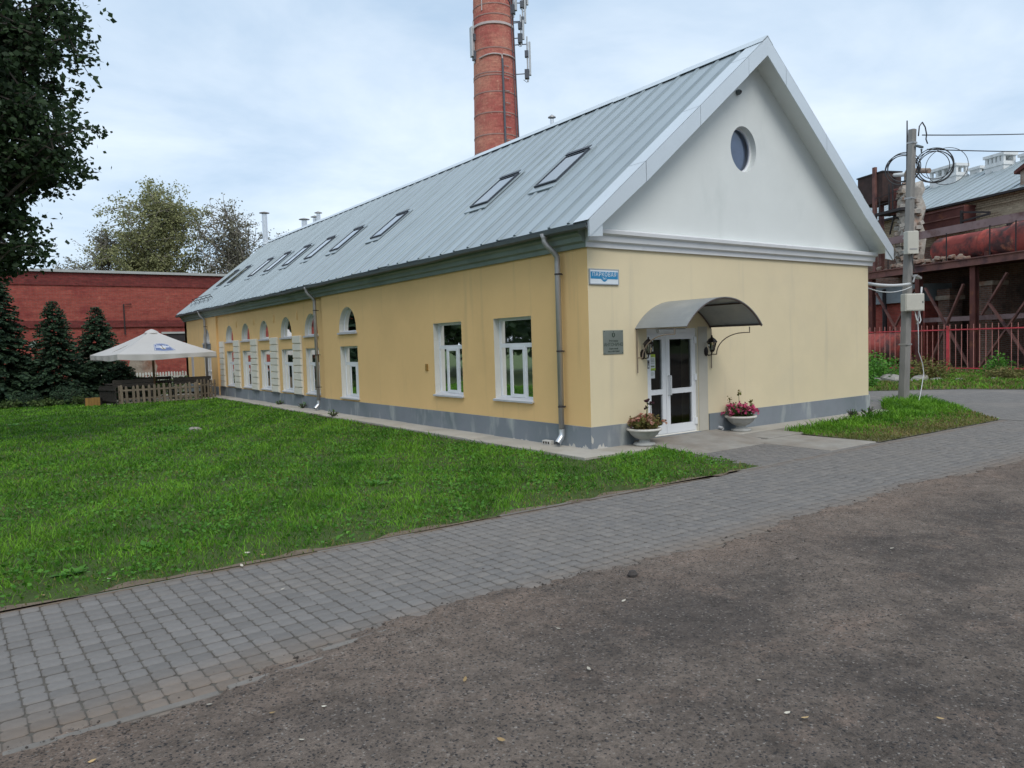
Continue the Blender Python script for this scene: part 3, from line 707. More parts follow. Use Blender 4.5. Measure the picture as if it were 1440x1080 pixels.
XR = 0.08          # the middle bay lies back by this much
near_rect = [(1.55, 2.75, .77, 2.30), (3.93, 5.09, .77, 2.30), (9.13, 10.28, .50, 1.88)]
mid_rect = [(12.08, 13.16, .50, 1.86), (14.30, 15.40, .50, 1.86), (16.60, 17.66, .50, 1.86), (18.82, 19.90, .50, 1.86), (21.02, 22.10, .50, 1.86)]
near_arch = [(9.17, 10.29, 2.25, 2.93)]
mid_arch = [(12.10, 13.18, 2.24, 2.90), (14.36, 15.41, 2.23, 2.90), (16.68, 17.70, 2.23, 2.89), (18.90, 19.94, 2.23, 2.88), (21.10, 22.15, 2.23, 2.88)]
far_arch = [(24.46, 25.55, 2.25, 2.86)]
rc = lambda r: [(r[0], r[2]), (r[1], r[2]), (r[1], r[3]), (r[0], r[3])]
far_door = (24.35, 25.5, .32, 1.95)
S0, SM = sidefn(0.0), sidefn(XR)
wall_part('wall', [(0, 0), (11.52, 0), (11.52, 3.5), (0, 3.5)], [rc(r) for r in near_rect] + [arch_poly(*r) for r in near_arch], S0, 'yellow_paint')
wall_part('wall', [(11.521, 0), (23.329, 0), (23.329, 3.5), (11.521, 3.5)], [rc(r) for r in mid_rect] + [arch_poly(*r) for r in mid_arch], SM, 'yellow_paint', 0.32)
wall_part('wall', [(23.33, 0), (LEN, 0), (LEN, 3.5), (23.33, 3.5)], [rc(far_door)] + [arch_poly(*r) for r in far_arch], S0, 'yellow_paint')
for i, r in enumerate(near_rect): rect_window(*r, S0, (((0.0, 0.30),), ((0.0, 0.32),), ((0.0, 0.45),))[i])
for r in mid_rect: rect_window(*r, SM, ((0.0, 0.8),), .085)
for r in near_arch + far_arch: arch_window(*r, S0)
for r in mid_arch: arch_window(*r, SM, True, .095)
# far entrance seen past the parasol
mb = MB(); ring(mb, rc(far_door), shrink(rc(far_door), .09), S0, .08, .14); fbox(mb, S0, 24.9, 24.98, .4, 1.86, .085, .135); fbox(mb, S0, 24.4, 25.4, .95, 1.04, .086, .134)
fd = bpart(mb.build('side_door', 'pvc_white'))
mb = MB(); mb.add([S0(24.43, .4, .11), S0(25.42, .4, .11), S0(25.42, 1.87, .11), S0(24.43, 1.87, .11)], [(0, 1, 2, 3)]); mb.build('pane', 'door_glass', fd)
reveal(rc(far_door), S0, fd, .2)
bpart(MB().box(-.02, .0, 24.3, 25.62, 1.97, 2.22).build('door_panel', 'plinth_paint'))
bpart(MB().box(-.012, .0, 27.55, 27.95, .45, 2.0).build('wall_niche', 'sill_metal'))

# gable end
door_op = (1.32, 2.62, 0.11, 2.0)
ROUND = [(4.03 + .385 * math.cos(2 * PI * i / 40), 5.39 + .43 * math.sin(2 * PI * i / 40)) for i in range(40)]
zr = lambda x: 3.66 + 0.8137 * (x + .3)
RID = W / 2
wall_part('gable_wall', [(0.001, 0), (W, 0), (W, 3.5), (0.001, 3.5)], [rc(door_op)], lambda u, z, d: (u, -0.001 + d, z), 'cream_paint', 0.4)
wall_part('pediment', [(-0.05, 3.501), (W + .05, 3.501), (W + .05, zr(-.05) - .13), (RID, zr(RID) - .13), (-0.05, zr(-.05) - .13)], [ROUND], lambda u, z, d: (u, -0.001 + d, z), 'white_plaster', 0.4)
mb = MB(); ring(mb, ROUND, shrink(ROUND, .035), gabfn, .12, .17)
rw = bpart(mb.build('round_window', 'pvc_white', smooth=False))
I_ = shrink(ROUND, .035); mb = MB(); mb.add([gabfn(u, z, .145) for u, z in I_], [tuple(range(40))]); mb.build('pane', 'round_glass', rw)
reveal(ROUND, gabfn, rw, .19, 'white_plaster')
mb = MB(); mb.add([(3.4, .24, 4.8), (4.9, .24, 4.8), (4.9, .24, 6.0), (3.4, .24, 6.0)], [(0, 1, 2, 3)]); mb.build('blind', 'blind_blue', rw)
# right-hand and rear walls, floor, ceiling, so that the inside is a dark room
bpart(MB().box(W - .4, W - .002, .4, LEN - .4, 0, 3.6).build('far_side_wall', 'cream_paint'))
rear = MB(); rear.prism([(0.0, 0), (W, 0), (W, zr(0) - .13), (RID, zr(RID) - .13), (0.0, zr(0) - .13)], lambda u, z, d: (u, d, z), LEN - .4, LEN - .003); bpart(rear.build('rear_wall', 'yellow_paint'))
bpart(MB().box(.41, W - .41, .41, LEN - .41, -.05, .08).build('interior_floor', 'interior_floor'))
bpart(MB().box(.41, W - .41, .41, LEN - .41, 3.2, 3.26).build('interior_ceiling', 'interior'))
bpart(MB().box(2.9, 3.0, .42, LEN - .42, .08, 3.19).build('partition', 'interior'))

# plinth: painted, a little proud
pl = MB().box(-.028, .0, -.028, 11.53, 0, .405).box(XR - .028, XR, 11.531, 23.30, 0, .405).box(-.028, 0, 23.301, 24.3, 0, .405).box(-.028, 0, 25.56, LEN + .02, 0, .405)
pl.box(.001, 1.20, -.028, -.001, 0, .405).box(2.90, W + .02, -.028, -.001, 0, .405)
plo = bpart(pl.build('plinth', 'plinth_paint'))
# flaked-off render at the foot of the near corner
def flake(pts, fn):
    mb = MB(); mb.prism(pts, fn, -.0325, -.027); mb.build('flaked_patch', 'peeled_plaster', plo)
fs_ = lambda u, z, d: (d, u, z); fg_ = lambda u, z, d: (u, d, z)
def ragged(u0, u1, h, n=14):
    top = [(u0 + (u1 - u0) * i / n, max(.012, h * (0.35 + 0.65 * random.random()) * math.sin(PI * min(max(i / n, .05), .95)) ** .5)) for i in range(n + 1)]
    return [(u0, 0.0)] + [(u1, 0.0)] + top[::-1]
flake(ragged(-.027, .30, .13), fs_); flake(ragged(.33, .62, .12, 9), fs_); flake(ragged(-.026, .42, .13), fg_); flake(ragged(4.4, 4.75, .06, 8), fg_)
flake([(-.026, .16), (.0, .13), (.02, .17), (.02, .22), (-.01, .25), (-.026, .28)], fg_)
flake(ragged(6.3, 8.3, .07, 22), fg_); flake(ragged(1.5, 2.4, .07, 14), fs_)

# cornices
cp = [(0, 3.33), (-.05, 3.33), (-.06, 3.40), (-.115, 3.425), (-.13, 3.50), (-.19, 3.535), (-.20, 3.60), (0, 3.62)]
c_ = MB(); c_.prism(cp, lambda u, z, d: (u, d, z), -.02, LEN + .06); bpart(c_.build('cornice', 'cornice_eave_shade'))
gp = [(0, 3.33), (-.045, 3.33), (-.05, 3.405), (-.10, 3.43), (-.11, 3.515), (-.165, 3.545), (-.17, 3.60), (-.155, 3.615), (0, 3.655)]
c_ = MB(); c_.prism(gp, lambda u, z, d: (d, u - .002, z), -.045, W + .12); bpart(c_.build('gable_cornice', 'white_trim'))

# roof
TH = math.atan(.8137); cT, sT = math.cos(TH), math.sin(TH)
def rpt(x, y, h=0.0): return (x - sT * h, y, zr(x) + cT * h)
YA, YB = -.40, LEN + .28
mb = MB()
tv = lambda x, h: (x, zr(x) + h)
prof = [(-.24, zr(-.24) - .01), (RID, zr(RID) - .01), (W + .24, zr(-.24) - .01), (W + .24, zr(-.24) - .11), (RID, zr(RID) - .12), (-.24, zr(-.24) - .11)]
mb.prism(prof, lambda u, z, d: (u, d, z), YA + .02, YB)
roof = bpart(mb.build('roof', 'white_trim'))
def rchild(o):
    o.parent = roof; return o
y = YA + .46; k = 0
pm_cache = {}
ys_ = [YA + .01] + [YA + .50 + .5 * i for i in range(60) if YA + .5 + .5 * i < YB - .1] + [YB]
for k in range(len(ys_) - 1):
    a, b = ys_[k], ys_[k + 1]
    ex = -.30 + .018 * math.sin(k * .55) + .012 * math.sin(k * 1.9) + random.uniform(-.006, .006)
    h0 = .012 + random.uniform(0, .004)
    prof = [(a, h0), ((a + b) / 2, h0 + random.uniform(.001, .008)), (b + .004, h0)]
    mb = MB(); n = len(prof); xs_ = [ex, ex + .05, ex + .9, 1.8, 3.1, RID - .02]
    vs = []
    for xi in xs_:
        for (yy, h) in prof: vs.append(rpt(xi, yy, (h if xi != ex else h0) + random.uniform(-.0012, .0012)))
    o = len(vs)
    fs = [(i * n + j, (i + 1) * n + j, (i + 1) * n + j + 1, i * n + j + 1) for i in range(len(xs_) - 1) for j in range(n - 1)]
    vs += [rpt(ex, yy, -.02) for (yy, h) in prof]
    fs += [(j, j + 1, o + j + 1, o + j) for j in range(n - 1)]
    mb.add(vs, fs); pn_ = rchild(mb.build('roof_panel', 'roof_metal'))
    if k:
        mb = MB(); w0, w1 = a - .042, a + .042; xe = RID - .03
        for q in range(4):
            xa, xb = ex + .01 + (xe - ex - .01) * q / 4, ex + .01 + (xe - ex - .01) * (q + 1) / 4
            mb.add([rpt(x_, y_, h_ + h0) for x_ in (xa, xb) for y_, h_ in ((w0, .001), (w0 + .012, .026), (w1 - .012, .026), (w1, .001))], [(0, 1, 5, 4), (1, 2, 6, 5), (2, 3, 7, 6)] + ([(0, 3, 2, 1)] if q == 0 else []))
        sub(mb.build('seam', 'seam_rib_shade'), pn_)
mb = MB(); mb.add([(RID, YA, zr(RID) + .01), (RID, YB, zr(RID) + .01), (W + .3, YB, zr(-.3) + .01), (W + .3, YA, zr(-.3) + .01)], [(0, 1, 2, 3)]); rchild(mb.build('rear_slope', 'roof_metal'))
# ridge capping, laid in lengths that do not quite line up
y = YA - .03
while y < YB:
    l = min(2.0, YB + .03 - y); dz = random.uniform(-.008, .01)
    zc = zr(RID) + .075 + dz
    mb = MB(); mb.prism([(RID - .17, zc - .14), (RID - .02, zc), (RID + .02, zc), (RID + .17, zc - .14), (RID + .16, zc - .145), (RID, zc - .012), (RID - .16, zc - .145)], lambda u, z, d: (u, d, z), y, y + l + .02)
    rchild(mb.build('ridge_cap', 'trim_metal')); y += l
# barge boards on the gable, in four lengths a side, with a folded flat strip on the slope
for sgn in (1, -1):
    bx = lambda x: x if sgn == 1 else W - x
    cuts = [-.31, .95, 2.3, 3.65, RID]
    for i in range(4):
        a, b = cuts[i] + (.004 if i else 0), cuts[i + 1] - (.004 if i < 3 else 0)
        j = random.uniform(-.006, .006); fy = YA - .012 + random.uniform(-.004, .004)
        mb = MB()
        for (d0, d1) in ((fy - .018, fy),):
            P = [(a, zr(a) + .045), (b, zr(b) + .045), (b, zr(b) - .29 + j), (a, zr(a) - .29 + j if i else zr(a) - .22)]
            mb.prism([(bx(u), z) for u, z in P], lambda u, z, d: (u, d, z), d0, d1)
        bb = rchild(mb.build('barge_board', 'trim_metal'))
        mb = MB(); hh = .042
        V = [rpt(a, fy - .018, hh), rpt(b, fy - .018, hh), rpt(b, YA + .34, hh), rpt(a, YA + .34, hh), rpt(a, YA + .345, .012), rpt(b, YA + .345, .012)]
        if sgn == -1: V = [(W - q[0], q[1], q[2]) for q in V]
        mb.add(V, [(0, 1, 2, 3), (3, 2, 5, 4)]); sub(mb.build('verge_strip', 'trim_metal'), bb)
    mb = MB(); q = [(-.31, zr(-.31) + .04), (-.31, zr(-.31) - .22), (-.02, zr(-.31) - .20), (-.02, zr(-.02) + .0)]
    mb.prism([(bx(u), z) for u, z in q], lambda u, z, d: (u, d, z), YA - .008, YA + .015); rchild(mb.build('barge_foot', 'trim_metal'))
# soffit boards under the gable overhang
for sgn in (1, -1):
    bx = lambda x: x if sgn == 1 else W - x
    mb = MB(); V = [(bx(-.22), YA + .02, zr(-.22) - .125), (RID, YA + .02, zr(RID) - .135), (RID, .0, zr(RID) - .135), (bx(-.22), .0, zr(-.22) - .125)]
    mb.add(V, [(0, 1, 2, 3)]); rchild(mb.build('soffit', 'white_plaster'))
# gutter
mb = MB(); gpz = [(-.205, 3.645), (-.235, 3.575), (-.285, 3.555), (-.335, 3.58), (-.345, 3.640), (-.333, 3.640), (-.325, 3.59), (-.285, 3.567), (-.245, 3.585), (-.218, 3.645)]
n = len(gpz); vs = []; fs = []
yy = np.linspace(YA + .03, YB - .02, 60)
for i, t in enumerate(yy):
    s = .010 * math.sin(t * .8) + .008 * math.sin(t * 2.1 + 1)
    vs += [(u, t, z + s) for u, z in gpz]
for i in range(59):
    fs += [(i * n + j, i * n + (j + 1) % n, (i + 1) * n + (j + 1) % n, (i + 1) * n + j) for j in range(n)]
mb.add(vs, fs + [tuple(range(n)), tuple(range(59 * n, 60 * n))]); rchild(mb.build('gutter', 'gutter_metal'))
bpart(MB().box(-.20, -.05, YA + .05, YB, 3.625, 3.70).build('eaves_board', 'cornice_eave_shade'))

# downpipes
def downpipe(y, x0, foot=True):
    pts = [(-.285, y, 3.60), (-.285, y, 3.50), (-.25, y - .03, 3.42), (-.16, y - .08, 3.32), (x0 - .10, y - .10, 3.24), (x0 - .10, y - .10, 3.1), (x0 - .10, y - .10, .30)]
    mb = MB(); mb.tube(pts, .048, 12)
    p = bpart(mb.build('downpipe', 'pipe_metal', smooth=True))
    sub(MB().tube([(x0 - .10, y - .10, .34), (x0 - .10, y - .10, .24), (x0 - .125, y - .105, .19), (x0 - .22, y - .125, .105)], [.05, .051, .052, .055], 12, cap=False).build('outlet', 'new_zinc', smooth=True), p)
    sub(MB().lathe([(.045, 0), (.05, .04), (.075, .12), (.07, .12), (.045, .03)], 12, (-.285, y, 3.50)).build('hopper', 'pipe_metal', smooth=True), p)
    for z in (2.95, 1.66, .72):
        mb = MB().lathe([(.049, -.012), (.056, -.012), (.056, .012), (.049, .012)], 14, (x0 - .10, y - .10, z)); mb.box(x0 - .055, x0 + .02, y - .11, y - .09, z - .008, z + .008); mb.box(x0 - .11, x0 - .09, y - .20, y - .145, z - .01, z + .01)
        sub(mb.build('bracket', 'pipe_band'), p)
downpipe(.74, 0); downpipe(11.90, 0.0); downpipe(24.86, 0.0)
# rusticated half pilasters between the windows
for a, b in ((22.40, 23.0), (20.19, 20.93), (17.94, 18.68), (15.68, 16.42), (13.44, 14.16)):
    pi_ = bpart(MB().box(XR - .028, XR + .0, a + .015, b - .015, .41, 2.26).build('pilaster', 'pilaster_plaster'))
    z = .42; hs = 1.83 / 8
    for i in range(8):
        mb = MB(); c = .014; x0, x1 = XR - .075, XR - .028
        z0, z1 = z + .009, z + hs - .009
        if i == 7: z1 = z + hs + .02
        mb.add([(x1, a, z0), (x1, b, z0), (x1, b, z1), (x1, a, z1), (x0, a + c, z0 + c), (x0, b - c, z0 + c), (x0, b - c, z1 - c), (x0, a + c, z1 - c)], [(4, 5, 6, 7), (0, 1, 5, 4), (1, 2, 6, 5), (2, 3, 7, 6), (3, 0, 4, 7)])
        sub(mb.build('block', 'pilaster_plaster'), pi_); z += hs
    sub(MB().box(XR - .085, XR - .02, a - .01, b + .01, .385, .418).build('base', 'gutter_metal'), pi_)
for y in (20.57, 18.3, 16.05, 13.8):            # small plaster drops above them
    bpart(MB().lathe([(.0, -.22), (.035, -.16), (.05, -.05), (.03, .03), (.0, .12)], 8, (XR, y, 2.95)).build('plaster_drop', 'yellow_paint', smooth=True))
bpart(MB().box(-.02, .0, 5.38, 5.48, 1.27, 1.42).build('meter_box', 'brass_box'))
# skylights
for (a, b) in ((2.12, 2.82), (4.5, 5.22), (9.82, 10.52), (12.85, 13.55), (15.15, 15.85), (17.42, 18.12), (19.6, 20.3), (21.72, 22.42), (24.85, 25.55), (26.72, 27.42)):
    x0, x1 = 1.17, 2.06; q = .034; H0, H1 = .02, .092
    rfn = lambda u, z, d: rpt(u, z, d)
    mb = MB(); ring(mb, [(x0, a), (x1, a), (x1, b), (x0, b)], [(x0 + q, a + q), (x1 - q * 1.8, a + q), (x1 - q * 1.8, b - q), (x0 + q, b - q)], rfn, H0, H1)
    sk = rchild(mb.build('skylight', 'skylight_frame'))
    mb = MB(); mb.add([rpt(x0 + q, a + q, .080), rpt(x1 - q, a + q, .080), rpt(x1 - q, b - q, .080), rpt(x0 + q, b - q, .080)], [(0, 1, 2, 3)]); sub(mb.build('pane', 'skylight_glass'), sk)
    mb = MB(); ring(mb, [(x0 - .14, a - .06), (x1 + .10, a - .06), (x1 + .10, b + .06), (x0 - .14, b + .06)], [(x0, a), (x1, a), (x1, b), (x0, b)], rfn, .03, .053); sub(mb.build('flashing', 'roof_metal'), sk)
    mb = MB(); mb.add([rpt(x1 - .02, a - .02, .096), rpt(x1 + .06, a - .02, .096), rpt(x1 + .06, b + .02, .096), rpt(x1 - .02, b + .02, .096), rpt(x1 - .02, a - .02, .112), rpt(x1 + .06, a - .02, .108), rpt(x1 + .06, b + .02, .108), rpt(x1 - .02, b + .02, .112)],
                      [(0, 1, 2, 3), (4, 5, 6, 7), (0, 4, 7, 3), (0, 1, 5, 4), (3, 2, 6, 7), (1, 2, 6, 5)]); sub(mb.build('hood', 'skylight_frame'), sk)
# flues and vents
def flue(x, y, z1, r, m='new_zinc'):
    z0 = zr(x if x < RID else W - x) - .1
    p = rchild(MB().tube([(x, y, z0), (x, y, z1 - .10)], r, 14).build('flue_pipe', m, smooth=False))
    sub(MB().lathe([(r * 2.0, -.04), (r * 1.9, -.02), (.0, .05)], 16, (x, y, z1)).tube([(x + r * .8, y, z1 - .14), (x + r * .8, y, z1 - .02)], .008, 5).tube([(x - r * .8, y, z1 - .14), (x - r * .8, y, z1 - .02)], .008, 5).build('cowl', 'pipe_metal'), p)
    sub(MB().lathe([(r + .05, 0), (r + .05, .06), (r + .002, .10)], 14, (x, y, z0 + .12)).build('collar', 'trim_metal'), p)
flue(4.0, 28.9, 8.80, .13); flue(5.0, 26.06, 8.12, .13); flue(5.0, 24.66, 8.02, .10); flue(5.0, 24.22, 8.14, .09); flue(5.0, 6.98, 7.98, .055)
mb = MB()
for yy in np.arange(24.8, 28.2, .8):
    mb.bar(rpt(.32, yy, .03), rpt(.32, yy, .24), .03, .012); mb.bar(rpt(.10, yy, .03), rpt(.30, yy, .18), .025, .012)
for h in (.12, .22): mb.tube([rpt(.32, 24.7, h), rpt(.32, 28.1, h)], .014, 6)
rchild(mb.build('snow_guard', 'dark_steel'))

# entrance door
mb = MB(); DX0, DX1, DZ0, DZ1 = door_op; D0 = .05
dfn = gabfn
ring(mb, rc(door_op), [(DX0 + .05, DZ0 + .02), (DX1 - .05, DZ0 + .02), (DX1 - .05, DZ1 - .11), (DX0 + .05, DZ1 - .11)], dfn, D0, D0 + .07)
fbox(mb, dfn, DX0 + .3, DX1 - .25, DZ1 - .075, DZ1 - .02, D0 - .05, D0 - .001)
door = bpart(mb.build('entrance_door', 'pvc_white'))
def leaf(x0, x1, split=.80):
    z0, z1 = DZ0 + .025, DZ1 - .10; f = .095
    mb = MB(); zm = z0 + .70
    mbx = lambda *a: fbox(mb, dfn, *a, D0 - .012, D0 + .05)
    mbx(x0, x0 + f, z0, z1); mbx(x1 - f, x1, z0, z1); mbx(x0 + f, x1 - f, z0, z0 + .15); mbx(x0 + f, x1 - f, z1 - f, z1); mbx(x0 + f, x1 - f, zm, zm + .09)
    lf = sub(mb.build('door_leaf', 'pvc_white'), door)
    for a, b in ((z0 + .15, zm), (zm + .09, z1 - f)):
        m2 = MB(); m2.add([dfn(x0 + f, a, D0 + .02), dfn(x1 - f, a, D0 + .02), dfn(x1 - f, b, D0 + .02), dfn(x0 + f, b, D0 + .02)], [(0, 1, 2, 3)]); sub(m2.build('pane', 'door_glass'), door)
leaf(DX0 + .03, 1.822); leaf(1.83, DX1 - .03)
sub(MB().tube([(1.885, D0 - .015, .82), (1.885, D0 - .07, .82), (1.885, D0 - .07, 1.16), (1.885, D0 - .015, 1.16)], .017, 8).build('handle', 'cable_white'), door)
for z in (.30, 1.10, 1.78): sub(MB().box(DX1 - .065, DX1 + .012, D0 - .03, D0 - .001, z - .06, z + .06).build('hinge', 'pvc_white'), door)
reveal(rc(door_op), gabfn, door, .10, 'pilaster_plaster')
sub(MB().box(DX0 - .02, DX1 + .02, -.05, D0 - .002, DZ0 - .04, DZ0 - .002).build('threshold', 'plinth_paint'), door)
bpart(MB().box(DX1 + .012, 2.88, -.012, -.002, .105, 2.02).build('door_jamb_panel', 'jamb_grey'))

# ================================================================== AT THE ENTRANCE
def local(o, loc): return o
# --- barrel canopy
cx0, cx1, cz, rise = 1.04, 2.99, 2.005, .475
cn = thing('entrance_canopy', 'barrel-vaulted grey sheet canopy on curved iron brackets over the glazed door', 'canopy', ((cx0 + cx1) / 2, 0, cz))
half = (cx1 - cx0) / 2; Rr = (half ** 2 + rise ** 2) / (2 * rise); a0 = math.asin(half / Rr)
def arc(t, dr=0.0): a = -a0 + 2 * a0 * t; return ((Rr + dr) * math.sin(a), rise - Rr + (Rr + dr) * math.cos(a))
n = 28; mb = MB(); vs = []
for i in range(n + 1):
    (u, z), (u2, z2) = arc(i / n), arc(i / n, -.008)
    for y in (-1.14, -.6, -.004): vs += [(u, y, z), (u2, y, z2)]
fs = []
for i in range(n):
    o, q = i * 6, (i + 1) * 6
    for k in (0, 2): fs += [(o + k, q + k, q + k + 2, o + k + 2), (o + k + 1, o + k + 3, q + k + 3, q + k + 1)]
    fs += [(o, o + 1, q + 1, q), (o + 4, q + 4, q + 5, o + 5)]
mb.add(vs, fs); mb.build('canopy_sheet', 'canopy_sheet', cn, smooth=False)
for y in (-1.125, -.02):
    mb = MB(); mb.tube([(arc(i / 20, -.022)[0], y, arc(i / 20, -.022)[1]) for i in range(21)], .013, 6); mb.build('arc_rib', 'canopy_frame', cn)
for t in (0.012, .30, .70, .988):
    u, z = arc(t, -.022); MB().bar((u, -1.13, z), (u, -.01, z), .024, .024).build('purlin', 'canopy_frame', cn)
for u in (-half + .02, half - .02):
    mb = MB(); mb.tube([(u, -.03, -.02), (u, -.03, -.76)], .011, 6); mb.tube([(u, -.03, -.50), (u, -.15, -.50)] + [(u, -.15 - .60 * (1 - math.cos(a)), -.50 + .38 * math.sin(a)) for a in np.linspace(0, PI / 2, 10)] + [(u, -.88, -.12), (u, -.88, -.02)], .010, 6)
    mb.build('bracket', 'bracket_paint', cn)

# --- wall lanterns
def lantern(x, label):
    t = thing('wall_lantern', label, 'lamp', (x, 0, 1.60), group='lanterns either side of the entrance door')
    hexr = lambda prof, c: MB().lathe(prof, 6, c)
    MB().lathe([(0, -.012), (.05, -.01), (.055, .01), (.0, .02)], 12).build('wall_plate', 'lantern_iron', t)
    t.children[0].rotation_euler = (PI / 2, 0, 0); t.children[0].scale = (1, 1.6, 1); t.children[0].location = (0, -.012, -.04)
    MB().tube([(0, -.01, -.06), (0, -.07, -.11), (0, -.14, -.10), (0, -.155, -.05)], .011, 8).build('arm', 'lantern_iron', t)
    c = (0, -.155, 0)
    hexr([(.0, -.05), (.035, -.045), (.045, -.02), (.04, -.015)], c).build('base', 'lantern_iron', t)
    mb = MB()
    for j in range(6):
        a = 2 * PI * j / 6; mb.bar((c[0] + .042 * math.cos(a), c[1] + .042 * math.sin(a), -.02), (c[0] + .078 * math.cos(a), c[1] + .078 * math.sin(a), .125), .010)
    mb.build('cage', 'lantern_iron', t)
    hexr([(.038, -.018), (.072, .122)], c).build('pane', 'lantern_glass', t)
    hexr([(.0, .13), (.095, .125), (.10, .135), (.06, .19), (.025, .215), (.012, .225), (.016, .245), (.0, .262)], c).build('cap', 'lantern_iron', t)
    MB().lathe([(.008, -.01), (.016, .03), (.012, .07), (0, .085)], 8, c).build('bulb', 'sign_white', t, smooth=True)
lantern(1.20, 'black iron wall lantern left of the entrance door, beside the green plaque')
lantern(2.84, 'black iron wall lantern right of the entrance door, clear of the glass')

# --- street name plate
sg = thing('street_sign', 'blue and white street name plate at the building corner', 'sign', (.345, -.002, 2.86))
MB().box(-.315, .315, -.022, -.006, -.118, .118).build('sign_plate', 'sign_white', sg)
mb = MB(); ring(mb, [(-.325, -.128), (.325, -.128), (.325, .128), (-.325, .128)], [(-.309, -.112), (.309, -.112), (.309, .112), (-.309, .112)], lambda u, z, d: (u, d, z), -.026, -.004); mb.build('sign_frame', 'sign_rim', sg)
bl = [(-.30, -.035), (-.075, -.035)] + [(-.075 + .15 * i / 10, -.035 - .045 * math.sin(PI * i / 10)) for i in range(1, 10)] + [(.075, -.035), (.30, -.035), (.30, .082), (-.30, .082)]
MB().prism(bl, lambda u, z, d: (u, d, z), -.0245, -.0225).build('blue_field', 'sign_blue', sg)
front = lambda x, z, d: Matrix.Translation((x, d, z)) @ Matrix.Rotation(PI / 2, 4, 'X')
text_mesh('ПАРКОВАЯ', .092, 'sign_white', sg, front(0, .034, -.0262), spacing=1.10)
text_mesh('7к1', .055, 'sign_white', sg, front(0, -.032, -.0262), spacing=1.05)

# --- metal plaque
pq = thing('plaque', 'square greenish metal plaque with dark engraved lettering beside the door', 'plaque', (.527, -.002, 1.785))
MB().cbox(-.225, .225, -.2, .2, 0, .012, .003).build('plate', 'plaque_metal', pq)
pq.children[0].rotation_euler = (PI / 2, 0, 0)
MB().prism([(0, .158), (.035, .145), (.035, .10), (.0, .075), (-.035, .10), (-.035, .145)], lambda u, z, d: (u, d, z), -.0136, -.0125).build('crest', 'plaque_ink', pq)
MB().prism([(0, .146), (.010, .14), (.010, .105), (0, .095), (-.010, .105), (-.010, .14)], lambda u, z, d: (u, d, z), -.0143, -.0138).build('crest_field', 'plaque_metal', pq)
MB().prism([(0, .186), (.014, .166), (-.014, .166)], lambda u, z, d: (u, d, z), -.0136, -.0125).build('crest_crown', 'plaque_ink', pq)
for s_, sz, z in (('Ресторан', .045, .022), ('АНТОНИНО', .075, -.042), ('Банкетный', .038, -.108), ('зал, кейтеринг', .038, -.152)):
    text_mesh(s_, sz, 'plaque_ink', pq, front(0, z, -.0132), bold=.0006)
for u in (-.2, .2):
    for z in (-.18, .18): MB().lathe([(.008, 0), (.006, .004), (0, .005)], 8).build('screw', 'plaque_ink', pq, loc=(u, -.012, z)).rotation_euler = (PI / 2, 0, 0)

# --- notices stuck on the left door leaf
def paper(name, label, x0, x1, z0, z1, m, lines, band=None):
    t = thing(name, label, 'notice', ((x0 + x1) / 2, D0 - .002, z0))
    w, h = (x1 - x0) / 2, z1 - z0
    MB().box(-w, w, .006, .0085, 0, h).build('sheet', m, t)
    if band:
        for (a, b, mm) in band: MB().box(-w * .92, w * .92, .0045, .0058, h * a, h * b).build('panel', mm, t)
    for a, ww, hh in lines: MB().box(-w * ww, w * ww * random.uniform(.6, 1), .003, .0042, h * a, h * (a + hh)).build('print_line', 'paper_ink', t)
paper('poster', 'yellow-green printed poster on the left door leaf', 1.435, 1.575, 1.27, 1.55, 'poster_green', [(.86, .4, .06), (.70, .8, .03), (.62, .8, .03), (.54, .7, .03), (.44, .7, .03), (.20, .85, .09), (.06, .6, .03)], [(.14, .82, 'paper')])
paper('notice', 'plain white paper notice under the yellow-green poster', 1.425, 1.56, 1.13, 1.265, 'paper', [(.7, .7, .04), (.55, .8, .04), (.4, .7, .04)])
paper('notice', 'white paper notice at the top of the left door leaf behind the lantern', 1.44, 1.53, 1.60, 1.80, 'paper', [(.7, .7, .04), (.5, .7, .04), (.3, .6, .04)])
ic = thing('intercom', 'small dark intercom box on the door frame left of the poster', 'intercom', (1.372, D0 - .001, 1.38))
MB().cbox(-.028, .028, -.075, .075, 0, .03, .005).build('casing', 'plastic_grey', ic); ic.children[0].rotation_euler = (PI / 2, 0, 0)
MB().box(-.016, .016, -.034, -.0305, .02, .055).build('speaker_grille', 'pipe_band', ic)
MB().box(-.012, .012, -.034, -.0305, -.05, -.02).build('button', 'paper', ic)

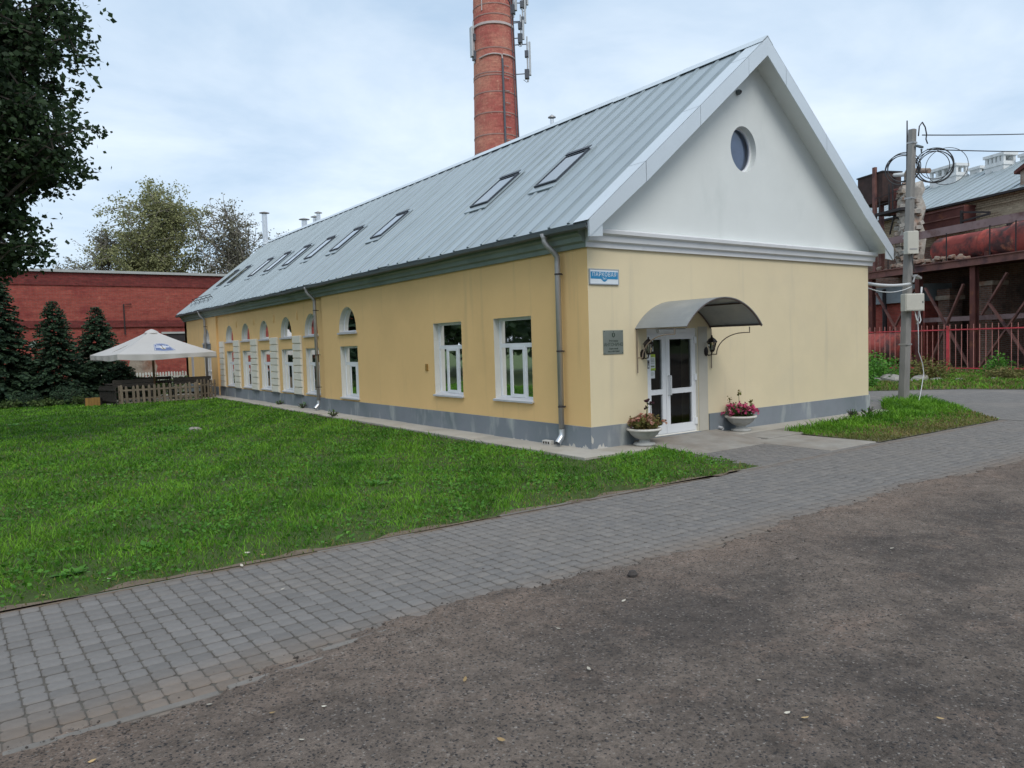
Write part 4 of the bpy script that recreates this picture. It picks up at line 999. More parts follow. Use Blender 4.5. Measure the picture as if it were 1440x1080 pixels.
# --- concrete flower urns
def urn(x, y, rz, label, fl, flabel):
    t = thing('flower_urn', label, 'urn', (x, y, .045 if x < 2 else .05), rz, 'concrete urns beside the entrance')
    MB().lathe([(0, 0), (.18, 0), (.19, .025), (.17, .04), (.10, .055), (.085, .085), (.10, .11)], 28).build('foot', 'concrete_urn', t, smooth=True)
    MB().lathe([(.10, .105), (.16, .13), (.225, .185), (.255, .235), (.262, .25)], 32).build('bowl', 'concrete_urn', t, smooth=True)
    MB().lathe([(.255, .247), (.285, .25), (.295, .27), (.285, .288), (.25, .29), (.235, .27)], 32).build('rim', 'urn_rim', t, smooth=True)
    MB().lathe([(.245, .265), (.15, .275), (0, .285)], 24).build('soil', 'soil', t, smooth=True)
    f = thing('flowering_plant', flabel, 'flowers', (x, y, .045 + .27), 0); f.scale = (1.12, 1.0, 1.05)
    n = 46; mbs = MB(); tips = []
    for i in range(n):
        a = random.uniform(0, 2 * PI); r0 = random.uniform(0, .2); r1 = r0 + random.uniform(.03, .17); h = random.uniform(.10, .27) * (1 - .35 * r1 / .35)
        p0 = Vector((r0 * math.cos(a), r0 * math.sin(a), -.01)); p1 = Vector((r1 * math.cos(a + .3), r1 * math.sin(a + .3), h))
        mid = (p0 + p1) / 2 + Vector((0, 0, .05)); mbs.tube([p0, mid, p1], [.004, .003, .002], 4, cap=False); tips += [(p0, mid, p1)]
    mbs.build('stem', 'leaf_rust' if fl == 'faded' else 'leaf_green', f)
    C = []
    for p0, mid, p1 in tips:
        for k in range(22):
            t_ = random.random(); p = p0.lerp(mid, t_ * 2) if t_ < .5 else mid.lerp(p1, t_ * 2 - 1)
            C.append(tuple(p + Vector([random.gauss(0, .018) for _ in range(3)])))
    rand_leaves('foliage', np.array(C), .05, 'leaf_rust' if fl == 'faded' else 'leaf_green', f, .6)
    sel = [q for q in tips if random.random() < (.5 if fl == 'faded' else .75)]
    C = [tuple(p1 + Vector([random.gauss(0, .018) for _ in range(3)])) for p0, m_, p1 in sel for k in range(14)]
    rand_leaves('blossom', np.array(C), .042, 'petal_faded' if fl == 'faded' else 'petal_pink', f, .8, .9)
    # a few taller stalks
    hs = [(.10, .02, .44), (.14, -.02, .41), (.12, .06, .34)] if fl == 'faded' else [(-.02, .02, .42), (.27, .0, .26), (.23, -.06, .20), (-.24, .04, .32)]
    mbs = MB(); C = []
    for (u, v, h) in hs:
        mbs.tube([(u * .6, v * .6, 0), (u * .9, v, h * .6), (u, v, h)], .004, 4)
        C += [(u + random.gauss(0, .018), v + random.gauss(0, .018), h + random.gauss(0, .02)) for k in range(16)]
    mbs.build('stalk', 'leaf_green', f)
    rand_leaves('seed_head', np.array(C), .045, 'petal_dark' if fl == 'faded' else 'leaf_rust', f, .8, .8)
urn(.93, -.28, .2, 'concrete flower urn with faded reddish plants left of the door', 'faded', 'faded russet plant with dark dead heads in the left urn')
urn(3.50, -.26, 1.1, 'concrete flower urn with pink blossoms right of the door', 'pink', 'bright pink blossoming plant in the right urn')
gb = thing('splash_block', 'small white perforated brick lying under the near downpipe', 'brick', (-.12, 1.0, .045), .1)
MB().cbox(-.05, .05, -.1, .1, 0, .075, .006).build('body', 'peeled_plaster', gb)
for i in range(3): MB().box(-.0525, -.0495, -.08 + .06 * i, -.045 + .06 * i, .018, .055).build('hole', 'soil', gb)
wo_ = thing('wall_spout', 'short white drain spout poking from the plinth beside the right urn', 'pipe', (3.16, -.03, .13))
MB().tube([(0, .01, 0), (0, -.09, -.015)], .028, 10, cap=False).build('pipe', 'cable_white', wo_); MB().tube([(0, -.02, -.003), (0, -.03, -.004)], .024, 10).build('bore', 'soil', wo_)
vp = thing('gable_camera', 'small dark round fitting high under the gable peak', 'fitting', (3.86, -.002, 6.42))
MB().lathe([(0.05, 0), (.05, .05), (.035, .08), (0, .085)], 14).build('housing', 'gutter_metal', vp).rotation_euler = (PI / 2, 0, 0)
MB().lathe([(.022, .083), (.02, .095), (0, .097)], 10).build('lens', 'pipe_band', vp).rotation_euler = (PI / 2, 0, 0)

# ================================================================== UTILITY POLE
up = thing('utility_pole', 'tapered grey concrete utility pole right of the gable', 'pole', (11.06, .54, 0))
def pz(z): return (.47 * z / 6.94, 0, z)          # leans a little to the right
mb = MB(); vs = []
for z in (0, 1.5, 3.5, 5.5, 6.94):
    w = .118 - .03 * z / 6.94; c = pz(z)
    vs += [(c[0] + sx * w, c[1] + sy * w * .9, z) for sx, sy in ((-1, -.6), (-.6, -1), (.6, -1), (1, -.6), (1, .6), (.6, 1), (-.6, 1), (-1, .6))]
mb.add(vs, [(i * 8 + j, i * 8 + (j + 1) % 8, (i + 1) * 8 + (j + 1) % 8, (i + 1) * 8 + j) for i in range(4) for j in range(8)] + [tuple(range(32, 40))])
mb.build('shaft', 'pole_concrete', up)
for z in (6.6, 5.2, 4.2, 3.85, 1.5):
    c = pz(z); w = .124 - .03 * z / 6.94
    MB().box(c[0] - w, c[0] + w, -w * .95, w * .95, z - .02, z + .02).build('strap', 'pipe_metal', up)
c = pz(6.55); MB().bar((c[0] - .05, -.13, 6.5), (c[0] + .28, -.13, 6.5), .05).tube([(c[0] + .2, -.13, 6.45), (c[0] + .22, -.13, 6.35), (c[0] + .25, -.13, 6.45)], .015, 6).build('hook_bracket', 'gutter_metal', up)
mbx = MB().cbox(-.46, .46, -.20, -.17, 2.33, 3.0, .01); 
bx_ = thing('junction_box', 'square cream metal junction box strapped to the utility pole', 'box', (11.16, .36, 2.34), -.5)
MB().cbox(-.26, .26, -.10, .10, 0, .43, .012).build('casing', 'box_cream', bx_); MB().cbox(-.24, .24, -.112, -.101, .02, .41, .006).build('door', 'box_cream', bx_); MB().box(.19, .215, -.122, -.1121, .19, .24).build('lock', 'gutter_metal', bx_)
b2 = thing('meter_cabinet', 'tall narrow cream cabinet high on the utility pole', 'box', (11.14, .38, 3.77), -.5)
MB().cbox(-.15, .15, -.09, .09, 0, .56, .012).build('casing', 'box_cream', b2); MB().box(-.10, .10, -.097, -.0905, .10, .13).build('slot', 'pipe_metal', b2); MB().tube([(.02, 0, .0), (.02, -.02, -.2), (.10, .02, -.45)], .014, 6).build('cable', 'cable_black', b2)
# cable coils
def coil(name, label, c, r, k, tilt, thick, m='cable_black'):
    t = thing(name, label, 'cable', c, tilt, 'coils of spare cable on the utility pole')
    for q in range(k):
        rr = r * random.uniform(.86, 1.06); ox, oz = random.uniform(-.07, .07) * r * 2, random.uniform(-.08, .05) * r * 2; oy = random.uniform(-.04, .04)
        MB().tube([(ox + rr * math.cos(a), oy, oz + rr * .98 * math.sin(a)) for a in np.linspace(0, 2 * PI, 40)], thick, 5, cap=False).build('cable_loop', m, t)
coil('cable_coil', 'large round coil of black cable hung right of the pole top', (11.80, .14, 6.0), .42, 5, -1.05, .011)
coil('cable_coil', 'coil of thick black cable hung behind and left of the pole', (11.44, .70, 5.98), .38, 4, -1.05, .012)
coil('cable_coil', 'single wide loop of thin cable right of the big coil', (11.94, -.06, 5.95), .50, 1, -1.05, .008)
def wire(name, label, pts, r, m='cable_black'):
    mb = MB(); mb.tube(pts, r, 6); o = mb.build(name, m, None, smooth=True); tag(o, label, 'cable'); return o
def sag(a, b, s, n=16):
    a, b = Vector(a), Vector(b); return [tuple(a.lerp(b, i / n) - Vector((0, 0, s * 4 * (i / n) * (1 - i / n)))) for i in range(n + 1)]
wire('overhead_wire', 'upper overhead wire running right from the pole top', sag((11.75, .4, 6.80), (31.1, .7, 9.85), .10), .014)
wire('overhead_wire', 'lower overhead wire running right from the cable coils', sag((11.9, .35, 6.45), (31.0, .6, 8.95), .10), .014)
wire('service_cable', 'arched black cable tail standing over the pole top', [(11.55, .4, 6.75), (11.6, .4, 7.0), (11.75, .4, 7.12), (11.9, .4, 7.02), (11.97, .4, 6.85), (11.94, .4, 6.72), (12.02, .4, 6.62)], .016)
wire('service_cable', 'thick white cable strung between the gable corner and the pole', sag((W - .1, .12, 2.98), (11.10, .40, 3.02), .06), .035, 'cable_white')
wire('service_cable', 'thin white cable sagging below the thick white one', sag((W - .1, .16, 2.95), (11.15, .38, 2.95), .17), .012, 'cable_white')
wire('service_cable', 'white cable looping out under the junction box', [(11.22, .33, 2.34), (11.2, .28, 2.12), (11.30, .26, 2.02), (11.42, .28, 2.10), (11.44, .33, 2.34)], .014, 'cable_white')
wire('service_cable', 'pale cable hanging down the lower pole to the grass', [(11.38, .34, 2.2), (11.34, .3, 1.7), (11.30, .28, 1.3), (11.42, .24, 1.0), (11.40, .2, .75), (11.2, .15, .45), (11.0, .1, .2), (10.8, .05, .03)], .010, 'sill_metal')
wire('conduit', 'pale conduit slanting up the right side of the junction box', [(11.40, .36, 2.0), (11.52, .36, 2.4), (11.60, .36, 2.75), (11.63, .36, 2.95)], .022, 'cable_white')
fl_ = thing('floodlight', 'small pale floodlight arm on the pole below the cabinet', 'lamp', (11.30, .36, 3.20))
MB().box(-.03, .22, -.06, .06, .0, .05).build('head', 'pipe_metal', fl_); fl_.children[0].rotation_euler = (0, .25, 0); MB().bar((-.1, 0, -.14), (0, 0, .02), .03).build('arm', 'pipe_metal', fl_)

# ================================================================== RED STEEL FENCE
rf = thing('steel_fence', 'red steel bar fence standing along the far verge', 'fence', (25.8, 5, 0))
mb_ = MB().box(-.010, .010, -.010, .010, .08, 2.08); bar0 = mb_.build('bar', 'red_bar', rf, loc=(0, 0, 0)); first = True
for i, y in enumerate(np.arange(-4.6, 9.0, .235)):
    if abs(((y + 1.15 + .0) - 0) % 3.55) < .1: continue
    if first: bar0.location = (0, y, 0); first = False
    else: inst(bar0, rf, (0, y, random.uniform(-.01, .01)))
for z in (1.86, .22): MB().box(-.035, -.0105, -5, 9.2, z - .025, z + .025).build('rail', 'red_steel', rf)
for y in (-4.85, -2.2, 1.12, 4.7, 8.25): MB().cbox(-.06, .06, y - .05, y + .05, 0, 2.02, .01).build('post', 'red_steel', rf)

# ================================================================== DERELICT WORKS BEHIND THE FENCE
F0 = Vector((28, 3, 0)); E1 = Vector((.3578, .9338, 0)); E2 = Vector((.9338, -.3578, 0)); RZ = math.atan2(-.9338, -.3578)
def ind(name, label, cat, s, d, z=0, group=None):
    return thing(name, label, cat, tuple(F0 + E1 * s + E2 * d + Vector((0, 0, z))), RZ, group)
# local axes: +x runs right in the picture (minus s), +y away from the camera
wk = ind('works_building', 'long derelict brick works with pale metal roof and brick cornice', 'building', 0, 4)
wl = MB().box(-20, 14, 0, 10, 0, 8.5).build('wall', 'brick_dark', wk)
MB().box(-19.9, 14, -.02, -.001, 6.55, 8.5).build('upper_wall', 'brick_tan', wk)
for z, o in ((8.42, .10), (8.06, .06), (7.92, .04)): MB().box(-20, 14, -.02 - o, -.0205, z, z + .09).build('string_course', 'brick_tan', wk)
ez, rz_ = 8.62, 11.15
rs = MB().prism([(-.35, ez - .06), (5, rz_), (10.3, ez), (10.3, ez - .08), (5, rz_ - .1), (-.35, ez - .14)], lambda u, z, d: (d, u, z), -20.3, 14.2).build('roof', 'coping', wk)
dx = .5; slope = (rz_ - ez + .06) / 5.35; pth = math.atan(slope)
me0 = None
for i in range(50):
    x0 = -20.3 + i * .62
    mb = MB(); q = lambda x, u, h: (x, u - math.sin(pth) * h, ez - .06 + (u + .35) * slope + math.cos(pth) * h)
    mb.add([q(0, -.40, .01), (q(0, 5, .01)), q(.57, 5, .01), q(.57, -.40, .01), q(.575, -.40, .06), q(.575, 5, .06), q(.615, 5, .06), q(.615, -.40, .06), q(.62, 5, .012), q(.62, -.4, .012)], [(0, 1, 2, 3), (3, 2, 5, 4), (4, 5, 6, 7), (7, 6, 8, 9)])
    if me0 is None:
        o = mb.build('roof_panel', 'roof_metal', rs); me0 = o.data; o.location = (x0, 0, 0)
    else: new_from(me0, 'roof_panel', rs, (x0, 0, random.uniform(-.004, .01)))
MB().box(-20.3, 14.2, -.50, -.36, ez - .16, ez - .05).build('gutter', 'dark_steel', wk)
def roof_vent(s0, s1, d, zb, zt):
    x0, x1 = -s0, -s1; v = MB().box(x0, x1, d - .5, d + .35, zb - 1.0, zb + .28).build('vent_stack', 'vent_white', wk)
    k = 5; stp = (x1 - x0) / (k - 1) if False else (x1 - x0 - .16) / (k - 1)
    for i in range(k): MB().box(x0 + stp * i, x0 + stp * i + .16, d - .499, d - .35, zb + .281, zt - .16).build('pier', 'vent_white', v); MB().box(x0 + stp * i, x0 + stp * i + .16, d + .2, d + .349, zb + .281, zt - .16).build('pier', 'vent_white', v)
    MB().box(x0 - .08, x1 + .08, d - .58, d + .43, zt - .159, zt).build('cap', 'vent_white', v)
    MB().box(x0 - .05, x1 + .05, d - .55, d + .40, zb + .06, zb + .16).build('moulding', 'vent_white', v)
roof_vent(14.9, 12.9, 4.6, 11.05, 11.85)
roof_vent(12.7, 12.0, 5.4, 10.9, 11.5); roof_vent(10.9, 9.7, 4.6, 10.95, 11.7); roof_vent(9.4, 8.6, 5.4, 10.9, 11.5); roof_vent(19.2, 18.4, 4.6, 10.9, 11.9)
# brick dormer broken open at the eave
dm = MB().box(-5.1, -2.5, .05, 2.2, 8.5, 9.62).build('dormer', 'rubble', wk)
MB().prism([(-5.3, 9.5), (-4.6, 9.85), (-3.7, 9.95), (-2.3, 9.75), (-2.3, 9.55), (-3.6, 9.72), (-4.6, 9.62), (-5.3, 9.35)], lambda u, z, d: (u, d, z), -.12, 2.0).build('dormer_arch', 'rust_maroon', dm)
MB().box(-4.0, -2.6, .02, .049, 8.7, 9.5).build('dormer_opening', 'dark_steel', dm)
# single bricks of the pale cornice wall that can be told apart
bm0 = MB().cbox(.006, .294, -.03, -.0205, .005, .10, .004); bo = bm0.build('brick', 'tan_brick', wl); bme = bo.data; bo.location = (-6.0, -.004, 7.0); cnt = 0
for r in range(9):
    for c_i in range(26):
        x = -8.9 + c_i * .30 + (.15 if r % 2 else 0); z = 6.98 + r * .105
        if x < -7.4 + .35 * math.sin(r * 1.3) or random.random() < .06 or (((x + 6.9) / .8) ** 2 + ((z - 7.2) / .5) ** 2 < 1): continue
        new_from(bme, 'brick', wl, (x, random.uniform(-.008, 0), z)); cnt += 1
# maroon hopper against the wall
mh = ind('steel_bunker', 'dark maroon steel bunker fixed under the works eave', 'bunker', 0, 3.2)
MB().prism([(0, 7.15), (0, 8.3), (.78, 8.3), (.78, 7.15)], lambda u, z, d: (d, u, z), -11.4, -7.55).build('casing', 'rust_maroon', mh)
for z in (7.2, 7.72, 8.2): MB().box(-11.45, -7.5, -.05, -.002, z, z + .06).build('rib', 'rust_beam', mh)
MB().bar((-7.5, -.1, 7.9), (-5.9, -.1, 7.62), .09).bar((-7.5, -.1, 7.45), (-5.9, -.1, 7.55), .09).bar((-7.6, -.1, 8.0), (-7.6, -.1, 6.9), .10).build('strut', 'dark_steel', mh)
# platform with beams, columns and braces
pf = ind('steel_platform', 'rusty steel platform on columns and cross braces before the works', 'platform', 0, 0)
MB().box(-13, 6, 0, 4, 5.06, 5.16).build('deck', 'rust_maroon', pf)
MB().box(-13, 6, -.06, -.001, 4.78, 5.15).build('edge_beam', 'rust_beam', pf); MB().box(-13, 6, -.14, -.061, 5.10, 5.15).build('beam_flange', 'rust_beam', pf); MB().box(-13, 6, -.14, -.061, 4.78, 4.82).build('beam_flange', 'rust_beam', pf)
for x in (-10.6, -7.3, -4.0, -.7, 2.6):
    MB().box(x - .14, x + .14, .05, .09, 0, 4.77).box(x - .03, x + .03, .091, .26, 0, 4.77).box(x - .14, x + .14, .261, .30, 0, 4.77).build('column', 'rust_maroon', pf)
for a, b in (((-6.9, 4.0), (-4.2, 0)), ((-4.6, 4.0), (-6.6, .2)), ((-3.6, 2.5), (-2.3, 4.3)), ((-3.7, .1), (-.9, 3.6)), ((-1.0, .2), (-3.2, 3.0)), ((-10.3, 4.0), (-7.6, .2)), ((-7.6, 4), (-10.3, .2))):
    MB().bar((a[0], .18, a[1]), (b[0], .18, b[1]), .12, .08).build('brace', 'rust_beam', pf)
MB().box(-8, 6, .6, .75, 2.28, 2.5).build('lower_rail', 'mauve_sheet', pf)
MB().box(-13, 6, .1, .2, 6.45, 6.82).build('side_sheet', 'mauve_sheet', pf)
for x in (-9.3, -7.6, -5.5, -3.1, -1.8, .5): MB().box(x - .02, x + .02, .06, .099, 5.16, 6.5).build('stanchion', 'dark_steel', pf)
bp_ = ind('brick_pier', 'square dark brick pier standing under the platform', 'pier', 4.5, 1.6)
MB().box(-.5, .5, -.4, .4, 0, 3.9).build('shaft', 'brick_dark', bp_); MB().box(-.58, .58, -.48, .48, 3.9, 4.1).build('cap', 'rubble', bp_)
bp2 = ind('brick_pier', 'dark stepped brick pier with pale cap left of the cross brace', 'pier', 7.2, 2.0)
MB().box(-.35, .35, -.4, .4, 0, 3.4).build('shaft', 'brick_dark', bp2); MB().box(-.45, .45, -.48, .48, 3.4, 3.62).build('cap', 'rubble', bp2); MB().box(-.4, .4, -.44, .44, 3.62, 3.95).build('step', 'brick_dark', bp2)
# boiler tank lying on the platform
tk = ind('boiler_tank', 'long red and black rusted boiler tank lying on the platform', 'tank', 0, 1.35, 5.16)
mb = MB(); prof = [(-7.35, .02), (-7.33, .35), (-7.25, .55), (-7.05, .64), (-4.4, .64), (-4.38, .68), (-4.3, .68), (-4.28, .64), (-2.9, .66), (-2.7, .80), (3, .80)]
vs = []; nn = 22
for (x, r) in prof: vs += [(x, r * math.cos(2 * PI * j / nn), .70 + r * math.sin(2 * PI * j / nn)) for j in range(nn)]
mb.add(vs, [(i * nn + j, i * nn + (j + 1) % nn, (i + 1) * nn + (j + 1) % nn, (i + 1) * nn + j) for i in range(len(prof) - 1) for j in range(nn)]); mb.build('shell', 'tank_red', tk, smooth=True)
for x in (-6.4, -4.0, -1.0, 1.6): MB().box(x - .12, x + .12, -.5, .5, 0, .35).build('saddle', 'rust_maroon', tk)
MB().tube([(-3.2, 0, 1.3), (-3.2, 0, 1.75)], .16, 12).build('nozzle', 'dark_steel', tk)
rb = ind('rubble_heap', 'pale heap of broken masonry lying along the platform edge', 'rubble', 0, .3, 5.16)
for i in range(46):
    x = random.uniform(-10.5, -4.6); s = random.uniform(.06, .20); h = random.uniform(0, .18)
    o = MB().cbox(-s, s, -s * .7, s * .7, -s * .4, s * .5, s * .2).build('chunk', 'rubble', rb, loc=(x, random.uniform(.05, .35), s * .4 + h)); o.rotation_euler = (random.uniform(-.3, .3), random.uniform(-.3, .3), random.uniform(0, 3))
# ragged masonry stub, pipework and box tank left of the pole
st = ind('ruined_stack', 'ragged broken masonry stack behind the utility pole', 'ruin', 9.0, 1.2, 5.16)
mb = MB(); lev = [(0, -.6, .7), (.8, -.5, .65), (1.6, -.35, .65), (2.3, -.45, .6), (3.0, -.65, .55), (3.6, -.4, .5), (4.1, -.25, .45), (4.45, -.1, .3)]
vs = []
for (z, a, b) in lev:
    for k in range(12):
        th = 2 * PI * k / 12; cx_, rx_ = (a + b) / 2, (b - a) / 2; j = 1 + random.uniform(-.30, .30)
        vs.append((cx_ + rx_ * j * math.cos(th), .7 * j * math.sin(th), z + random.uniform(-.18, .18)))
mb.add(vs, [(i * 12 + j, i * 12 + (j + 1) % 12, (i + 1) * 12 + (j + 1) % 12, (i + 1) * 12 + j) for i in range(len(lev) - 1) for j in range(12)] + [tuple(range(84, 96))]); mb.build('masonry', 'ruin_stone', st)
MB().lathe([(.40, 2.9), (.44, 3.3), (.42, 4.2), (.36, 4.25), (0, 4.27)], 14, (-.45, -.30, 0)).build('iron_jacket', 'rust_maroon', st)
for i in range(70):
    z = random.uniform(.1, 4.2); a = random.uniform(PI, 2 * PI) ; q = .13 * random.uniform(.6, 1.3); o = MB().cbox(-q * 1.6, q * 1.6, -q, q, -q * .7, q * .7, q * .15).build('broken_brick', 'ruin_stone' if random.random() < .6 else 'rubble', st, loc=(.05 + .55 * math.cos(a) + random.gauss(0, .05), .62 * math.sin(a), z)); o.rotation_euler = (random.gauss(0, .15), random.gauss(0, .15), a + random.gauss(0, .3))
bt_ = ind('box_tank', 'dark brown box tank raised on a post beside the gable verge', 'tank', 11.2, 1.0, 8.9)
MB().box(-.75, 1.15, -.6, .6, 0, 1.55).build('casing', 'tank_brown', bt_); MB().box(-.8, 1.2, -.65, .65, 1.55, 1.62).build('lid', 'dark_steel', bt_); MB().box(.55, .75, -.75, -.601, -3.8, 1.9).build('post', 'rust_beam', bt_); MB().box(-.2, .0, .3, .5, -3.8, 0).build('post', 'rust_beam', bt_)
ld = ind('railed_platform', 'small dark steel landing with thin rails behind the gable verge', 'platform', 9.5, .6, 8.15)
MB().box(-.9, 1.0, -.4, .6, 0, .14).build('deck', 'dark_steel', ld)
for x in (-.6, .1, .35): MB().box(x - .03, x + .03, -.38, -.32, .14, 1.5 if x > .05 else .9).build('post', 'dark_steel', ld)
MB().bar((-.9, -.35, .95), (.9, -.35, 1.05), .03).bar((-.9, -.35, .55), (.9, -.35, .6), .03).build('rail', 'dark_steel', ld); MB().bar((-.2, 0, 0), (.9, .3, -.8), .07).bar((.1, 0, 0), (-.6, .3, -1.0), .07).bar((.5, .1, 0), (.5, .1, -3.0), .1).build('strut', 'dark_steel', ld)
pp = ind('bent_pipe', 'pale bent pipe above the landing leading to the ruined stack', 'pipe', 9.0, 1.0, 9.4)
MB().tube([(.0, 0, .0), (.0, 0, .75), (.06, 0, .83), (.2, 0, .84), (1.5, 0, .55)], .13, 10).build('pipe', 'rubble', pp); MB().tube([(-2.1, 0, 1.05), (-.1, .3, .75)], .11, 8).build('branch', 'vent_white', pp)
am = ind('thin_mast', 'thin dark aerial mast left of the pole top', 'mast', 8.75, .8, 9.2)
MB().tube([(0, 0, 0), (0, 0, 3.6)], [.06, .03], 6).build('rod', 'dark_steel', am); MB().box(-.2, .25, -.05, .05, .1, .2).bar((-.15, 0, .3), (.5, 0, .9), .04).build('clamp', 'dark_steel', am)
ld2 = ind('lean_to', 'low red brick lean-to with grey sheet roof beside the gable corner', 'shed', 9.6, 1.2)
MB().box(-3, 1.6, 0, 1.5, 0, 3.4).build('wall', 'brick_red', ld2); MB().box(-3.1, 1.7, -.3, 1.6, 3.41, 4.3).build('sheet_roof', 'grey_sheet', ld2)
MB().tube([(-.9, -.3, 0), (-.9, -.3, 4.2)], .12, 8).build('drain', 'dark_steel', ld2)
rt = ind('red_drum', 'low dull red tank lying behind the fence near the gable corner', 'tank', 9.6, -.1)
mb = MB(); vs = []
for (x, r) in ((-1.6, .05), (-1.58, .6), (-1.4, .75), (1.2, .75), (1.4, .6), (1.42, .05)): vs += [(x, r * math.cos(2 * PI * j / 20), 1.05 + r * math.sin(2 * PI * j / 20)) for j in range(20)]
mb.add(vs, [(i * 20 + j, i * 20 + (j + 1) % 20, (i + 1) * 20 + (j + 1) % 20, (i + 1) * 20 + j) for i in range(5) for j in range(20)]); mb.build('shell', 'tank_red', rt, smooth=True); MB().box(-1, -.7, -.5, .5, 0, .5).box(.5, .8, -.5, .5, 0, .5).build('cradle', 'rust_maroon', rt)

# ================================================================== CHIMNEY
CHX, CHY = 26.85, 41.1
ch = thing('brick_chimney', 'tall tapering round red brick chimney behind the roof ridge', 'chimney', (CHX, CHY, 0))
rch = lambda z: 2.17 - .0213 * z
nn = 64; zs = np.linspace(0, 38, 39); V = []; Fq = []; UV = []
for z in zs:
    for j in range(nn + 1):
        a = 2 * PI * j / nn; V.append((rch(z) * math.cos(a), rch(z) * math.sin(a), z))
for i in range(len(zs) - 1):
    for j in range(nn): Fq.append((i * (nn + 1) + j, i * (nn + 1) + j + 1, (i + 1) * (nn + 1) + j + 1, (i + 1) * (nn + 1) + j))
me = bpy.data.meshes.new('shaft'); me.from_pydata(V, [], Fq); me.update(); uvl = me.uv_layers.new(name='UVMap')
for l in me.loops:
    q = l.vertex_index; uvl.data[l.index].uv = ((q % (nn + 1)) / nn * 2 * PI * 1.8, zs[q // (nn + 1)])
me.polygons.foreach_set('use_smooth', [True] * len(me.polygons)); me.materials.append(MATS['brick_chimney']); link(bpy.data.objects.new('shaft', me), ch)
for z in (17.0, 18.3, 20.0, 21.6, 22.9, 23.1, 25.0, 27.6, 28.4, 30.2):
    r = rch(z); MB().lathe([(r + .003, -.045), (r + .03, -.045), (r + .03, .045), (r + .003, .045)], 48, (0, 0, z)).build('hoop', 'band_steel', ch)
MB().lathe([(rch(26.9) + .002, -.10), (rch(26.9) + .09, -.09), (rch(26.9) + .09, .09), (rch(26.9) + .002, .10)], 48, (0, 0, 26.9)).build('clamp_ring', 'band_pale', ch)
cdir = math.atan2(CAM.y - CHY, CAM.x - CHX)
def onch(da, z, out=0.0): a = cdir + da; r = rch(z) + out; return (r * math.cos(a), r * math.sin(a), z)
# positive da is to the right as seen from the camera
MB().tube([onch(.38, 12, .09), onch(.38, 20, .09), onch(.38, 24.1, .09)], .085, 8).build('cable_duct', 'antenna_dark', ch)
MB().tube([onch(a, 24.35 + .12 * math.cos(3 * a), .07) for a in np.linspace(-.75, .35, 14)], .06, 6).tube([onch(a, 24.45, .07) for a in np.linspace(.40, 1.3, 10)], .06, 6).tube([onch(.38, 24.1, .09), onch(.36, 24.4, .07)], .06, 6).build('cable_tray', 'band_pale', ch)
for z in np.arange(15, 24, .95): MB().tube([onch(.46, z, .0), onch(.46, z, .12), onch(.68, z, .12), onch(.68, z, .0)], .025, 5).build('rung', 'pipe_metal', ch)
MB().tube([onch(1.25, 12, .10), onch(1.25, 34, .10)], .05, 6).tube([onch(1.02, 12, .10), onch(1.02, 34, .10)], .03, 6).build('riser_cable', 'antenna_dark', ch)
MB().tube([onch(-.55, 27.9, .05), onch(-.55, 31, .05)], .05, 6).build('riser_cable', 'band_pale', ch)
MB().tube([onch(a, z, .03) for a, z in ((0.0, 29.7), (.2, 29.8), (.5, 29.6), (.8, 29.0), (1.1, 28.6))], .05, 6).build('loose_cable', 'antenna_dark', ch)
def antenna(da, z, h, label, out=.5, wdt=.28):
    p = onch(da, z, out); t = thing('cell_antenna', label, 'antenna', (CHX + p[0], CHY + p[1], z), cdir + da, 'cell antennas on the chimney')
    MB().cbox(.02, .17, -wdt / 2, wdt / 2, 0, h, .02).build('panel', 'antenna_grey', t)
    MB().tube([(-.1, 0, -.5), (-.1, 0, h + .45)], .06, 8).build('mast', 'antenna_grey', t)
    for zz in (.15, h - .15): MB().bar((-.1, 0, zz), (-out, 0, zz), .06).build('arm', 'antenna_dark', t)
    MB().box(-.34, .0, -.2, .2, -.25, .45).build('radio_unit', 'antenna_dark', t); MB().box(-.30, -.02, -.16, .16, h * .55, h * .55 + .5).build('radio_unit', 'antenna_dark', t)
    MB().tube([(-.05, .05, -.2), (-.2, .1, -.5), (-.45, .05, -.3)], .025, 5).build('feeder_cable', 'antenna_dark', t)
antenna(1.45, 23.2, 2.6, 'tall pale cell antenna standing out lowest on the right of the chimney', 1.1)
antenna(1.55, 27.4, 2.2, 'cell antenna pole higher up on the right of the chimney', .9, .2)
antenna(1.30, 28.2, 1.8, 'cell antenna close to the brick on the upper right', .25)
antenna(1.7, 30.2, 2.2, 'cell antenna at the picture top right of the chimney', .9)
antenna(-1.15, 24.6, 2.3, 'pair of grey cell panels tight to the left chimney edge', .18, .4)
antenna(-1.5, 30.0, 2.2, 'cell antenna jutting out left at the picture top', .8)
antenna(1.42, 26.0, 1.5, 'short cell antenna between the two right-hand ones', .7, .2)
antenna(1.62, 28.9, 2.0, 'cell antenna beside the one at the upper right', 1.15, .22)
antenna(-.25, 30.4, 1.6, 'small pale cell panel on the chimney face at the picture top', .2, .5)

